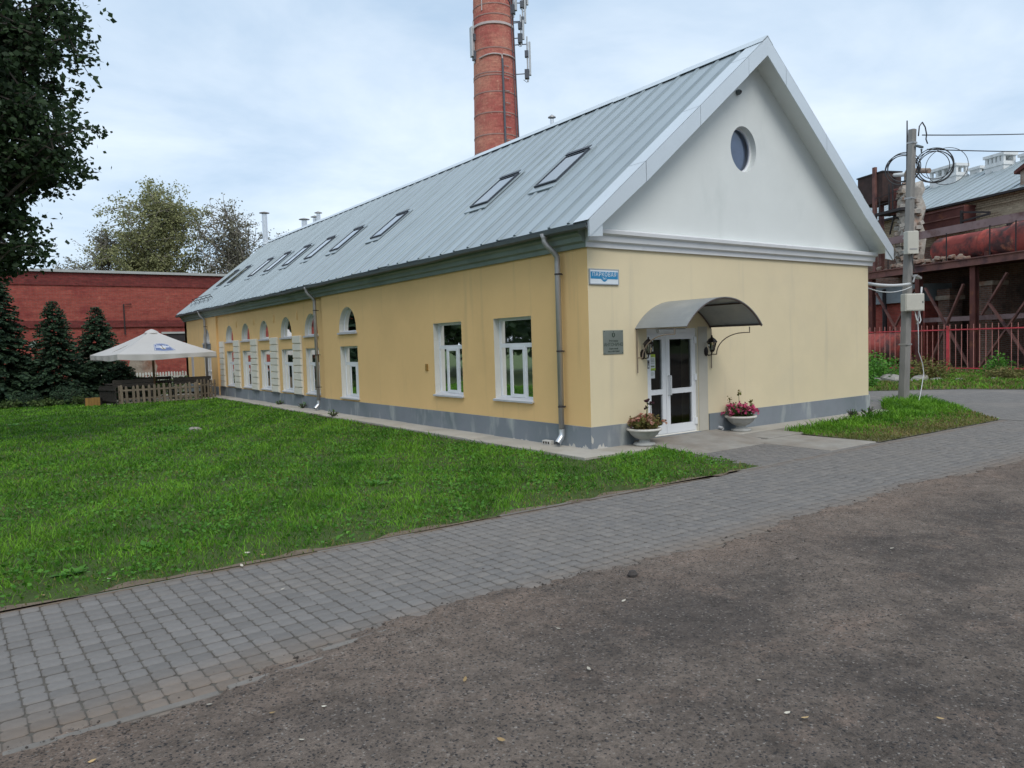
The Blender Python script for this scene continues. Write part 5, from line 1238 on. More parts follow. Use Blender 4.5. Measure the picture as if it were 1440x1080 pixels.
# ================================================================== OLD BRICK WALL (left, behind the trees)
bw = thing('brick_building', 'long windowless red brick building behind the spruces and parasol', 'building', (-8, 38, 0))
MB().box(-5, 18, 0, 6, 0, 6.42).build('wall', 'brick_red', bw)
MB().box(-5.0, 18, -.06, -.001, 5.72, 6.42).build('upper_band', 'brick_band', bw)
MB().box(-5.0, 18, -.10, -.002, 3.42, 3.52).build('string_course', 'brick_band', bw); MB().box(-5.0, 18, -.05, -.003, 3.521, 3.80).build('course_band', 'brick_band', bw)
MB().box(-5.2, 18, -.20, 6.2, 6.42, 6.56).build('coping', 'coping', bw)
MB().tube([(6.7, -.12, 3.0), (6.7, -.12, 4.7), (7.1, -.12, 4.72)], .035, 6).build('pipe', 'dark_steel', bw)
for (u0, u1, z0, z1) in ((4.4, 5.2, .6, 2.2), (6.9, 8.2, .6, 1.7)):
    MB().prism([(u0, z0), (u1, z0 + .1), (u1 + .1, (z0 + z1) / 2), (u1 - .1, z1), ((u0 + u1) / 2, z1 - .15), (u0 + .05, z1 + .05), (u0 - .12, (z0 + z1) / 2)], lambda u, z, d: (u, d, z), -.012, -.004).build('plaster_patch', 'rubble', bw)
MB().box(8.9, 9.9, -.06, -.004, 2.55, 3.0).build('window_opening', 'dark_steel', bw); MB().box(8.6, 9.95, -.12, -.061, 3.01, 3.12).build('lintel', 'coping', bw)

# ================================================================== PATIO WITH PARASOL
PX, PY, PH = -2.45, 23.35, 1.80
ps = thing('parasol', 'large square off-white parasol with blue badge over the patio', 'parasol', (PX, PY, 0), math.radians(8))
apex, edge, hs = 2.80, 1.86, PH
def psurf(k, u, v):        # side k, u 0..1 along the edge, v 0 apex .. 1 edge
    a, b = [(-1, -1), (1, -1), (1, 1), (-1, 1)][k], [(1, -1), (1, 1), (-1, 1), (-1, -1)][k]
    x = (a[0] + (b[0] - a[0]) * u) * hs * v; y = (a[1] + (b[1] - a[1]) * u) * hs * v
    return (x, y, apex + (edge - apex) * v - .10 * math.sin(PI * v) * (.6 + .4 * math.sin(PI * u)) - .035 * v * math.sin(PI * u))
for k in range(4):
    mb = MB(); nu, nv = 14, 8; vs = [psurf(k, i / nu, .09 + .91 * j / nv) for j in range(nv + 1) for i in range(nu + 1)]
    mb.add(vs, [(j * (nu + 1) + i, (j + 1) * (nu + 1) + i, (j + 1) * (nu + 1) + i + 1, j * (nu + 1) + i + 1) for j in range(nv) for i in range(nu)])
    pn = mb.build('canopy_panel', 'parasol_cloth', ps, smooth=True)
    mb = MB(); vs = []; nu = 36
    for i in range(nu + 1):
        u = i / nu; p = psurf(k, u, 1.0); d = Vector((p[0], p[1], 0)).normalized(); w = .025 * math.sin(u * 26 + k * 2) + .012 * math.sin(u * 61)
        drop = .19 + .035 * math.sin(PI * u * 2 + k)
        vs += [p, tuple(Vector(p) + d * (w * .5) - Vector((0, 0, drop * .5))), tuple(Vector(p) + d * w - Vector((0, 0, drop)))]
    mb.add(vs, [(3 * i + j, 3 * i + 3 + j, 3 * i + 4 + j, 3 * i + 1 + j) for i in range(nu) for j in (0, 1)])
    mb.build('valance', 'parasol_cloth', pn, smooth=True)
MB().lathe([(.27, 2.665), (.22, 2.735), (.10, 2.80), (.0, 2.83)], 24).build('vent_cap', 'parasol_cloth', ps, smooth=True)
MB().tube([(0, 0, 0), (0, 0, 2.75)], .045, 12).build('pole', 'wood_brown', ps)
for k in range(8):
    a = PI / 4 * k; r = hs * (1.38 if k % 2 else .98); MB().bar((0, 0, 2.62), (r * math.cos(a), r * math.sin(a), 1.80), .025).build('rib', 'wood_brown', ps)
MB().cbox(-.4, .4, -.4, .4, 0, .10, .02).build('base', 'concrete_urn', ps)
# printed badge on the front panel: shield with border, white band and device, laid 4 mm off the cloth
sh = [(-.135, .52), (-.06, .475), (0, .465), (.06, .475), (.135, .52), (.135, .80), (.06, .83), (0, .84), (-.06, .83), (-.135, .80)]
sc_ = lambda k: [(u * k, .655 + (v - .655) * k) for u, v in sh]
layers = [(sc_(1.0), 'logo_blue'), (sc_(.94), 'logo_white'), (sc_(.88), 'logo_blue'), ([(-.11, .61), (-.03, .60), (0, .585), (.03, .60), (.11, .61), (.11, .655), (.04, .655), (0, .70), (-.04, .655), (-.11, .655)], 'logo_white'), ([(-.045, .66), (.045, .66), (.03, .72), (0, .74), (-.03, .72)], 'logo_tan')]
layers += [([(u - .006, .545), (u + .004, .545), (u + .004, .58), (u - .006, .58)], 'logo_white') for u in np.linspace(-.085, .085, 9)]
nu, nv = 108, 64
cu_, cv_ = np.meshgrid(np.linspace(-.14, .14, nu + 1), np.linspace(.46, .845, nv + 1)); mu = (cu_[:-1, :-1] + cu_[1:, 1:]) / 2; mv = (cv_[:-1, :-1] + cv_[1:, 1:]) / 2
lay = np.full(mu.size, -1); names = ['logo_blue', 'logo_white', 'logo_tan']
for pl_, m_ in layers: lay[in_poly(mu.ravel(), mv.ravel(), pl_)] = names.index(m_)
for q, m_ in enumerate(names):
    mb = MB()
    for c in np.nonzero(lay == q)[0]:
        r_, k_ = divmod(int(c), nu)
        P = [Vector(psurf(0, .5 + cu_[a, b], cv_[a, b])) + Vector((0, -.3, .95)) * .007 for a, b in ((r_, k_), (r_, k_ + 1), (r_ + 1, k_ + 1), (r_ + 1, k_))]
        mb.add(P, [(0, 1, 2, 3)])
    mb.build('badge' if q == 0 else ('badge_print' if q == 1 else 'badge_device'), m_, ps, uv=False)

# weathered picket fence
pk = thing('picket_fence', 'weathered grey wooden picket fence in front of the patio', 'fence', (-2.2, 21.7, 0))
pkm = None
def picket(parent, x, y, h, rz=0.0, tilt=0.0):
    global pkm
    if pkm is None:
        mb = MB(); P = [(-.045, 0), (.045, 0), (.045, .58), (.03, .635), (0, .66), (-.03, .635), (-.045, .58)]
        mb.prism(P, lambda u, z, d: (u, d, z), -.011, .011); o = mb.build('picket', 'wood_grey', parent); pkm = o.data
    else: o = new_from(pkm, 'picket', parent)
    o.location = (x, y, 0); o.rotation_euler = (random.uniform(-.03, .03), tilt, rz); o.scale = (1, 1, h / .66)
xs_p = np.linspace(-3.85, -1.28, 15)
for i, x in enumerate(xs_p): picket(pk, x + 2.2 + random.uniform(-.015, .015), 0.0 + .03 * (i % 2) - .02 * i / 15, random.uniform(.68, .74), 0, random.uniform(-.04, .04))
for z in (.20, .52): MB().box(-1.75, 1.0, .016, .05, z - .03, z + .03).build('rail', 'wood_grey', pk)
for x in (-1.72, -.2, .98): MB().box(x - .04, x + .04, .051, .13, 0, .70).build('post', 'wood_grey', pk)
pk2 = thing('picket_fence', 'short run of picket fence angling from the patio to the wall', 'fence', (-.75, 22.1, 0))
for i in range(6): picket(pk2, -.42 + .155 * i, -.32 + .12 * i, random.uniform(.74, .82), .65, random.uniform(-.03, .03))
for z in (.22, .56): MB().bar((-.5, -.34, z), (.42, .36, z), .03, .06).build('rail', 'wood_grey', pk2)
pk3 = thing('board_screen', 'dark plank screen closing the left end of the picket fence', 'fence', (-4.25, 22.3, 0), math.radians(105))
for i in range(8): MB().box(-.72 + .18 * i, -.72 + .18 * i + .165, -.012, .012, 0, .70 + random.uniform(-.02, .02)).build('plank', 'wood_dark', pk3)
for z in (.15, .55): MB().box(-.72, .7, .0125, .05, z - .03, z + .03).build('rail', 'wood_dark', pk3)
# white fence further back
wf = thing('picket_fence', 'white picket fence far behind the parasol', 'fence', (-1.4, 29.5, 0)); wpm = None
for i in range(34):
    x = -2.2 + .125 * i
    if wpm is None:
        mb = MB(); mb.prism([(-.04, 0), (.04, 0), (.04, .95), (0, 1.0), (-.04, .95)], lambda u, z, d: (u, d, z), -.01, .01); o = mb.build('picket', 'white_picket', wf); wpm = o.data
    else: o = new_from(wpm, 'picket', wf)
    o.location = (x, 0, random.uniform(-.02, .02))
for z in (.25, .75): MB().box(-2.3, 2.1, .011, .04, z - .03, z + .03).build('rail', 'white_picket', wf)
# tables and benches on the patio
struct(MB().box(-4.3, -.42, 21.9, 27, .004, .03).build('patio', 'concrete_light'))
def table(x, y, rz, label, w=.75, d=.38, h=.72, name='patio_table', cat='table'):
    t = thing(name, label, cat, (x, y, .03), rz)
    for i in range(5): MB().box(-w, w, -d + i * d * .4, -d + i * d * .4 + d * .37, h - .035, h).build('slat', 'wood_dark', t)
    for sx in (-1, 1):
        for sy in (-1, 1): MB().box(sx * (w - .1) - .03, sx * (w - .1) + .03, sy * (d - .08) - .03, sy * (d - .08) + .03, 0, h - .036).build('leg', 'wood_dark', t)
    MB().box(-w + .13, w - .13, -.03, .03, .18, .24).build('stretcher', 'wood_dark', t)
table(-3.45, 22.9, .05, 'black wooden table at the left end of the patio')
table(-1.3, 23.0, -.05, 'black wooden table at the right end of the patio')
def bench(x, y, rz, label):
    t = thing('patio_bench', label, 'bench', (x, y, .03), rz)
    for i in range(3): MB().box(-.7, .7, -.2 + i * .14, -.2 + i * .14 + .125, .41, .44).build('seat_slat', 'wood_dark', t)
    for i in range(2): MB().box(-.7, .7, .225, .25, .60 + i * .15, .72 + i * .15).build('back_slat', 'wood_dark', t)
    for sx in (-.62, .62):
        MB().box(sx - .03, sx + .03, -.19, -.13, 0, .409).build('leg', 'wood_dark', t); MB().box(sx - .03, sx + .03, .16, .224, 0, .88).build('leg', 'wood_dark', t)
bench(-3.4, 22.3, PI, 'black bench in front of the left patio table'); bench(-1.25, 22.5, PI, 'black bench in front of the right patio table'); bench(-2.3, 24.2, 0, 'black bench behind the parasol pole')
pb = thing('planter_box', 'orange-brown wooden planter box on the lawn by the fence end', 'planter', (-4.72, 22.3, 0), -.25)
for i in range(5): MB().box(-.24 + i * .097, -.24 + i * .097 + .092, -.22, -.2, 0, .30 + random.uniform(-.01, .01)).build('plank', 'wood_orange', pb)
for i in range(4): MB().box(-.265, -.245, -.2 + i * .10, -.2 + i * .10 + .095, 0, .30).build('plank', 'wood_dark', pb); MB().box(.245, .265, -.2 + i * .10, -.2 + i * .10 + .095, 0, .30).build('plank', 'wood_dark', pb)
MB().box(-.24, .24, .2, .22, 0, .3).build('plank', 'wood_dark', pb); MB().box(-.24, .24, -.198, .198, 0, .26).build('soil', 'soil', pb)
gl_ = thing('garden_lamp', 'garden lamp with pale conical shade between the spruces', 'lamp', (-6.25, 26.2, 0))
MB().tube([(0, 0, 0), (0, 0, 2.2)], .035, 8).build('post', 'dark_steel', gl_); MB().lathe([(.34, 2.22), (.32, 2.25), (.10, 2.42), (.05, 2.50), (0, 2.52)], 18).build('shade', 'lamp_green', gl_); MB().lathe([(.10, 2.05), (.12, 2.2), (.1, 2.3)], 12).build('globe', 'lantern_glass', gl_)

# ================================================================== TREES
def limb_pts(p0, p1, bend, n=6):
    p0, p1 = Vector(p0), Vector(p1); m = (p0 + p1) / 2 + Vector(bend)
    return [tuple((1 - t) ** 2 * p0 + 2 * t * (1 - t) * m + t * t * p1) for t in [i / n for i in range(n + 1)]]
def broadleaf(name, label, base, H, trunk_h, blobs, r0, leaf_n, leaf, lm, bm='bark', nlimb=26, ntwig=5, spread=.55, group=None, tw=.02):
    """blobs: (centre offset x, y, z, rx, ry, rz, weight) ellipsoids the crown fills"""
    t = thing(name, label, 'tree', base, 0, group)
    mb = MB(); tp = [(0, 0, -.1), (.05 * r0, .1 * r0, trunk_h * .5), (.3 * r0, 0, trunk_h), (.4 * r0, .3 * r0, trunk_h + (H - trunk_h) * .45), (.2 * r0, .1 * r0, H * .92)]
    mb.tube(tp, [r0 * 1.25, r0, r0 * .8, r0 * .42, r0 * .06], 10); mb.build('trunk', bm, t, smooth=True)
    wts = np.array([b[6] for b in blobs]); wts = wts / wts.sum(); tips = []
    mbl = MB()
    for i in range(nlimb):
        b = blobs[RNG.choice(len(blobs), p=wts)]
        d = unit(RNG.normal(size=3)); k = RNG.random() ** .33
        p = np.array(b[:3]) + d * np.array(b[3:6]) * k * .85
        z0 = min(max(trunk_h * .75, p[2] - np.linalg.norm(p[:2]) * 0.7), H * .85); z0 = max(z0, trunk_h * .55)
        f = (z0 - trunk_h) / (H - trunk_h); st = (.3 * r0, .1 * r0, z0); rr = r0 * (.40 - .25 * max(f, 0))
        pts = limb_pts(st, p, (0, 0, -.12 * np.linalg.norm(p[:2]) + .1))
        mbl.tube(pts, [rr * (1 - .88 * q / 6) for q in range(7)], 6, cap=False)
        for w in range(ntwig):
            s = pts[random.randint(2, 6)]; e = np.array(s) + RNG.normal(size=3) * spread * np.array(b[3:6]) * .75 + np.array((0, 0, .1))
            q = (e - np.array(b[:3])) / np.array(b[3:6]); l = np.linalg.norm(q)
            if l > 1.12: e = np.array(b[:3]) + q / l * np.array(b[3:6]) * (1 + .12 * RNG.random())
            pp_ = limb_pts(s, e, RNG.normal(size=3) * .1); mbl.tube(pp_, [tw * (1 - .75 * q / 6) for q in range(7)], 4, cap=False)
            tips += [np.array(x) for x in pp_[2:]]
        tips += [np.array(x) for x in pts[4:]]
    mbl.build('limbs', bm, t)
    T = np.array(tips); k = RNG.integers(0, len(T), leaf_n); sd = spread * .42 * np.mean([b[3] for b in blobs]) * .5
    sig = sd * (0.25 + 1.0 * RNG.random((len(T), 1)))
    C = T[k] + RNG.normal(size=(leaf_n, 3)) * sig[k] * np.array([1, 1, .7])
    cr_ = rand_leaves('crown', C, leaf, lm, t, .7, .75); cr_['kind'] = 'stuff'
    return t
# big tree whose crown hangs into the picture at the upper left
broadleaf('lime_tree', 'dark leafy tree whose crown hangs in at the upper left', (-9.2, 9.0, 0), 11.5, 2.6,
          [(.6, -.5, 6.4, 2.3, 2.0, 1.9, 3), (.6, -.4, 8.8, 2.4, 2.1, 2.2, 3), (1.75, -1.15, 6.0, 1.5, 1.2, 1.2, 3.4), (1.75, -1.15, 7.9, 1.45, 1.2, 1.5, 3.4), (-1.6, .5, 7, 2.2, 2.2, 2.8, .8), (1.3, -.9, 4.05, 1.1, .8, .62, 1.6), (.3, -.3, 4.3, 1.2, 1.0, .9, 1.4), (.3, -.2, 3.2, .7, .6, .55, .7)], .22, 105000, .105, 'oak_leaf', nlimb=190, ntwig=9, spread=.5)
# spruces
def spruce(label, base, H, R, seed):
    rg = np.random.default_rng(seed); t = thing('spruce_tree', label, 'tree', base, 0, 'young spruces by the brick building')
    MB().tube([(0, 0, -.05), (0, 0, H * .5), (0, 0, H * .98)], [.09, .055, .01], 8).build('trunk', 'bark', t, smooth=True)
    C, A, B = [], [], []
    mbb = MB(); nz = int(H * 13)
    for i in range(nz):
        z = .12 + (H - .2) * (i / nz) ** .95; L = R * (1 - z / H) ** .75 * 1.0 + .08
        for b in range(11):
            a = rg.random() * 2 * PI; l = L * rg.uniform(.7, 1.12); up = .25 * (z / H) - .18
            d = np.array([math.cos(a), math.sin(a), up]); sd = np.array([-math.sin(a), math.cos(a), 0])
            end = np.array([0, 0, z]) + d * l - np.array([0, 0, .12 * l])
            if rg.random() < .35: mbb.tube([(0, 0, z), tuple((np.array([0, 0, z]) + end) / 2 + np.array([0, 0, .04])), tuple(end)], [.012, .008, .003], 3, cap=False)
            m = max(4, int(l / .06))
            for k in range(m):
                f = (k + rg.random()) / m
                if f < .18: continue
                c = np.array([0, 0, z]) + d * l * f - np.array([0, 0, .12 * l * f * f])
                for s in (-1, 1):
                    tl = (.05 + .20 * l * (1 - f * .65)) * rg.uniform(.6, 1.2)
                    q = d * .75 + sd * s * rg.uniform(.4, 1.1) + np.array([0, 0, rg.uniform(-.45, .15)]); q /= np.linalg.norm(q)
                    C.append(c + q * tl * .5); A.append(q * tl * .55); w_ = np.cross(q, rg.normal(size=3)); w_ /= np.linalg.norm(w_); B.append(w_ * rg.uniform(.030, .060))
    mbb.build('branches', 'bark', t)
    o = leaves('crown', C, A, B, 'spruce_needle', t, rg.random(len(C)) ** 1.3); o['kind'] = 'stuff'
spruce('pointed dark spruce standing alone in the middle left', (-5.62, 25.4, 0), 4.15, 1.38, 1)
spruce('smaller bright-tipped spruce beside the parasol', (-4.0, 26.6, 0), 4.0, 1.45, 2)
spruce('tall dark spruce at the left picture edge', (-7.45, 26.0, 0), 5.3, 1.65, 3)
spruce('low spreading spruce tucked beneath the parasol edge', (-3.3, 25.5, 0), 1.7, 1.1, 4)
spruce('low spruce filling the gap between the two tall left ones', (-6.6, 25.6, 0), 2.0, 1.1, 5)
# autumn trees behind the brick building
BG = 'autumn trees beyond the brick building'
broadleaf('autumn_tree', 'broad olive-yellow tree, tallest beyond the brick wall', (4.6, 56, 0), 15.6, 3.0, [(-.6, 0, 11.3, 4.3, 3.2, 3.9, 3), (.6, 0, 8, 4.2, 3, 3.5, 2), (-2.9, 0, 9.0, 2.6, 2, 2.9, 1.4)], .30, 44000, .17, 'tree_leaf_olive', 'bark_pale', 70, 7, .5, BG, .045)
broadleaf('autumn_tree', 'thin-leaved grey tree right of the tallest one', (9.0, 53.5, 0), 14.6, 3.5, [(-.3, 0, 10.6, 2.8, 2.4, 3.5, 3), (.2, 0, 7.2, 3.6, 2.4, 2.8, 2.4), (1.3, 0, 10.6, 2.0, 1.5, 2.0, 1)], .24, 11000, .15, 'tree_leaf_grey', 'bark_pale', 60, 8, .5, BG, .045)
broadleaf('autumn_tree', 'sparse grey-leaved tree at the left of the clump', (.1, 58, 0), 12.4, 3.0, [(-.8, 0, 8.4, 2.6, 2.2, 2.4, 2), (.9, 0, 9.6, 2.0, 2, 2.4, 1.8), (1.0, 0, 6.4, 3.0, 2, 2.2, 1.8)], .2, 8500, .15, 'tree_leaf_grey', 'bark_pale', 46, 8, .5, BG, .045)
broadleaf('autumn_tree', 'low bushy tree right of the clump beside the flue', (12.2, 51.5, 0), 11.6, 2.5, [(0, 0, 8.4, 2.3, 2.2, 2.7, 2), (-1.6, 0, 7.2, 2.2, 2, 2.6, 1.5)], .18, 12000, .15, 'tree_leaf_grey', 'bark', 40, 7, .5, BG, .04)
broadleaf('autumn_tree', 'green-topped tree peeping over the roof right of the tall flue', (15.2, 52.0, 0), 12.6, 2.5, [(0, 0, 9.9, 2.4, 2.2, 2.4, 2)], .18, 7000, .18, 'tree_leaf_olive', 'bark', 36, 7, .5, BG, .04)
def tree_belt(name, label, pts, r, h, n, size):
    """distant mass of trees that closes the view outside the picture (mirrored in the panes and the roof)"""
    P = np.array(pts); k = RNG.integers(0, len(P), n); hh = h * (0.75 + .5 * RNG.random(len(P)))
    d = unit(RNG.normal(size=(n, 3))) * (RNG.random((n, 1)) ** .4)
    C = np.stack([P[k, 0] + d[:, 0] * r, P[k, 1] + d[:, 1] * r, np.clip(hh[k] * (.55 + .45 * d[:, 2]), .2, None)], 1)
    o = rand_leaves(name, C, size, 'oak_leaf', None, .7, .8); tag(o, label, None, None, 'stuff')
tree_belt('tree_belt', 'dark mass of trees beyond the left side of the lawn', [(-14.5, -2), (-14, 17), (-16, 21), (-18, 25), (-15, 28), (-13, 31), (-19, 31), (-17, 36), (-14.5, 40), (-21, 35), (-24, 30), (-22, 41), (-28, 36), (-20, 15)], 2.9, 9, 32000, .34)
tree_belt('tree_belt', 'dark mass of trees on the far side of the yard', [(x, -36 + 3 * math.sin(x * .7)) for x in range(-60, 64, 4)], 3.6, 10.5, 42000, .55)
# shrubs under the spruces
def shrub(name, label, base, r, h, n, leaf, lm, group=None, flat=.6):
    t = thing(name, label, 'plant', base, 0, group); mb = MB(); T = []
    for i in range(26):
        a = random.uniform(0, 2 * PI); rr = r * math.sqrt(random.random()); p = (rr * math.cos(a), rr * math.sin(a), h * random.uniform(.45, 1.0) * (1 - .4 * (rr / r) ** 2))
        pts = limb_pts((p[0] * .15, p[1] * .15, 0), p, (0, 0, .05 * h), 4); mb.tube(pts, [.012 * (1 - .7 * q / 4) for q in range(5)], 4, cap=False); T += [np.array(q) for q in pts[1:]]
    mb.build('stems', 'bark', t); T = np.array(T); k = RNG.integers(0, len(T), n); C = T[k] + RNG.normal(size=(n, 3)) * np.array([r, r, h]) * .13; C[:, 2] = np.abs(C[:, 2])
    rand_leaves('foliage', C, leaf, lm, t, flat)['kind'] = 'stuff'
shrub('shrub', 'dark rounded shrub at the foot of the middle spruce', (-5.45, 23.9, 0), .55, .75, 1500, .07, 'spruce_needle')
shrub('hosta', 'low pale green hosta clump between the dark shrubs', (-6.15, 23.9, 0), .75, .32, 700, .11, 'leaf_green')
shrub('shrub', 'dark upright shrub left of the hosta clump', (-6.75, 24.0, 0), .5, .6, 1300, .07, 'spruce_needle')
shrub('shrub', 'leafy low plant by the left picture edge', (-7.35, 23.8, 0), .55, .34, 600, .09, 'leaf_green')
shrub('shrub', 'low leafy plant left of the planter box', (-5.05, 23.3, 0), .35, .42, 500, .07, 'leaf_green')
shrub('hedge', 'green hedge behind the white picket fence', (-1.4, 30.3, 0), 2.1, .95, 4000, .12, 'leaf_green')
shrub('shrub', 'green shrub at the parasol foot behind the tables', (-2.2, 25.3, .03), .8, .85, 1600, .08, 'leaf_green')
# plants on the far verge and under the fence
for i, (x, y, r, h, m, lb) in enumerate([(15.6, 4.2, .55, .5, 'weed_leaf', 'bushy green weed beside the gable corner beyond the paving'), (19.5, 6.0, 1.2, 1.1, 'weed_leaf', 'tall green weed bush left of the utility pole foot'), (20.6, 4.6, 1.0, .8, 'leaf_rust', 'dry brownish bush right of the utility pole foot'),
        (24.3, 3.6, .7, .9, 'weed_leaf', 'round dark weed against the red fence'), (24.6, 1.0, .7, .5, 'weed_leaf', 'low weed against the fence at the right edge'), (22.0, 7.6, 1.4, 1.0, 'weed_leaf', 'broad weed bush under the fence near the gable'), (22.3, 2.4, .8, .5, 'grass_dry', 'dry tuft in the middle of the far verge'), (9.1, .75, .35, .35, 'weed_leaf', 'small weed on the paving right of the gable')]):
    shrub('weed_bush', lb, (x, y, .01), r, h, int(900 * r + 300), .10 if r > .5 else .07, m, 'weed bushes on the far verge')
for i, (x, y, r) in enumerate([(19.0, 4.9, .45), (19.8, 4.4, .35), (20.7, 3.4, .18), (21.6, 2.6, .16), (18.4, 5.4, .3), (22.8, 2.1, .14), (20.2, 4.0, .2)]):
    o = MB().cbox(-r, r, -r * .7, r * .7, -.05, r * .55, r * .2).build('rubble_block', 'stone', None, loc=(x, y, 0)); o.rotation_euler = (random.uniform(-.2, .2), random.uniform(-.2, .2), random.uniform(0, 3))
    tag(o, ['large pale concrete lump on the verge left of the pole', 'pale concrete lump just right of the largest one', 'pale broken slab beyond the pole foot', 'grey stone midway along the far verge', 'grey stone nearest the gable on the verge', 'grey stone furthest right on the verge', 'small grey stone among the pale lumps'][i], 'rubble', 'lumps of rubble on the far verge')

# ================================================================== GRASS
def blades(name, poly, bbox, dens, hfn, m, wmul=1.0, thin=None, z0=0.0, z_fn=None):
    x0, x1, y0, y1 = bbox; A = (x1 - x0) * (y1 - y0); N = int(A * dens[0])
    X = RNG.uniform(x0, x1, N); Y = RNG.uniform(y0, y1, N); d = np.hypot(X - CAM.x, Y - CAM.y)
    keep = (RNG.random(N) < np.minimum(1, (dens[1] / d) ** dens[2])) & in_poly(X, Y, poly)
    dx, dy = X - CAM.x, Y - CAM.y; zc = dx * cf.x + dy * cf.y; xc = dx * cr.x + dy * cr.y
    keep &= (zc > 1) & (np.abs(xc) < zc * .80 + 1.0)
    if thin is not None: keep &= RNG.random(N) < thin(X, Y)
    X, Y, d = X[keep], Y[keep], d[keep]; n = len(X)
    h = hfn(X, Y) * RNG.uniform(.55, 1.25, n); w = .0042 * np.maximum(1, d / 8) * wmul * RNG.uniform(.7, 1.4, n)
    a = RNG.uniform(0, 2 * PI, n); l = RNG.uniform(.2, 1.3, n) * h; lx, ly = np.cos(a) * l, np.sin(a) * l
    b = RNG.uniform(0, 2 * PI, n); wx, wy = np.cos(b) * w, np.sin(b) * w
    Z = np.full(n, z0 - .005)
    V = np.stack([np.stack([X - wx, Y - wy, Z], 1), np.stack([X + wx, Y + wy, Z], 1), np.stack([X + lx * .4 + wx * .8, Y + ly * .4 + wy * .8, Z + h * .62], 1), np.stack([X + lx * .4 - wx * .8, Y + ly * .4 - wy * .8, Z + h * .62], 1), np.stack([X + lx, Y + ly, Z + h * .95], 1)], 1).reshape(-1, 3)
    o = np.arange(n)[:, None] * 5
    F = np.concatenate([o + np.array([[0, 1, 2]]), o + np.array([[0, 2, 3]]), o + np.array([[3, 2, 4]])], 1).reshape(-1, 3)
    r = np.clip(.44 + .34 * wob(X, Y, .8) + .36 * wob(X, Y, 2.3) + .18 * wob(Y, X, 5.1) + RNG.normal(size=n) * .22, 0, 1)
    ob = np_mesh(name, V, F, m, None, np.repeat(r, 3)); ob['kind'] = 'stuff'; return ob, n
def lawn_thin(X, Y):
    e = np.clip((Y + 2.75) / .45, 0, 1); t = .42 + .58 * e
    t = t * (1 - .85 * np.exp(-(((X + 6.2) / .55) ** 2 + ((Y + 2.25) / .22) ** 2))) * (1 - .8 * np.exp(-(((X + 1.9) / .8) ** 2 + ((Y + 2.5) / .18) ** 2)))
    return t * np.clip(.80 + .42 * wob(X, Y, 1.3) + .25 * wob(Y, X, 3.7), .22, 1)
o, nb = blades('grass', LAWN, (-14, 1, -2.77, 24), (1900, 7.5, 1.45), lambda X, Y: (.056 + .026 * wob(X, Y, 1.4)) * RNG.choice([.6, 1, 1.5], len(X), p=[.4, .45, .15]) + .05 * np.exp(-(((X - .75) / .3) ** 2 + ((Y + .75) / .35) ** 2)) - .025 * np.exp(-(Y + 2.7) / .4), 'grass_blade', 1.0, lawn_thin)
tag(o, 'short green grass of the lawn', None)
# creeping broad-leaved plants among the grass
def cover(name, poly, bbox, dens, m, size, zmax, thin=None, z0=0.0):
    x0, x1, y0, y1 = bbox; N = int((x1 - x0) * (y1 - y0) * dens); X = RNG.uniform(x0, x1, N); Y = RNG.uniform(y0, y1, N); d = np.hypot(X - CAM.x, Y - CAM.y)
    k = (RNG.random(N) < np.minimum(1, (8 / d) ** 1.3)) & in_poly(X, Y, poly) & (RNG.random(N) < np.clip(.35 + .8 * wob(X, Y, 1.1), .05, 1))
    dx, dy = X - CAM.x, Y - CAM.y; zc = dx * cf.x + dy * cf.y; xc = dx * cr.x + dy * cr.y; k &= (zc > 1) & (np.abs(xc) < zc * .80 + 1.0)
    if thin is not None: k &= RNG.random(N) < thin(X, Y)
    C = np.stack([X[k], Y[k], z0 + RNG.uniform(.008, zmax, k.sum())], 1)
    o = rand_leaves(name, C, size, m, None, .35, .7); o['kind'] = 'stuff'; return o
tag(cover('ground_cover', LAWN, (-14, 1, -2.7, 24), 620, 'weed_leaf', .042, .055, lawn_thin), 'small broad-leaved weeds growing through the lawn', None)
patch_t = lambda X, Y: np.clip(.06 + 1.0 * (Y + 2.3) / 1.0, .06, 1)
tag(blades('grass', PATCH, (3.9, 12.2, -2.7, 1.1), (900, 12, 1), lambda X, Y: .05 + .14 * np.clip((Y + 1.7) / 1.8, 0, 1) * (1 + .4 * wob(X, Y, 1.5)), 'grass_blade', 1.0, patch_t, .012)[0], 'taller grass of the patch right of the entrance', None)
tag(blades('dry_grass', PATCH, (3.9, 12.2, -2.7, 1.1), (900, 12, 1), lambda X, Y: .05 + 0 * X, 'grass_dry', 1.0, lambda X, Y: np.clip(1.25 - .8 * (Y + 2.66), .15, 1), .012)[0], 'dry yellowish grass along the front of the patch', None)
tag(blades('dry_grass', LAWN, (-12, 1, -2.76, 16), (420, 7.5, 1.45), lambda X, Y: .042 + 0 * X, 'grass_dry', 1.0, lambda X, Y: np.clip(.18 + .40 * (wob(X, Y, 1.1) > .30) + .85 * ((X > -3.2) * np.exp(-np.clip(Y + 2.7, 0, 9) / .5)) + .3 * np.exp(-np.clip(Y + 2.7, 0, 9) / .25), 0, 1))[0], 'dry yellowish grass mixed into the lawn', None)
tag(blades('grass', VERGE, (13.4, 27, -6, 12), (110, 18, 1), lambda X, Y: .14 + .08 * wob(X, Y, .7), 'grass_blade', 1.2, None, .01)[0], 'rough grass of the far verge', None)
tag(blades('dry_grass', VERGE, (13.4, 27, -6, 12), (150, 18, 1), lambda X, Y: .12 + .06 * wob(X, Y, .9), 'grass_dry', 1.2, None, .01)[0], 'dry grass and straw of the far verge', None)
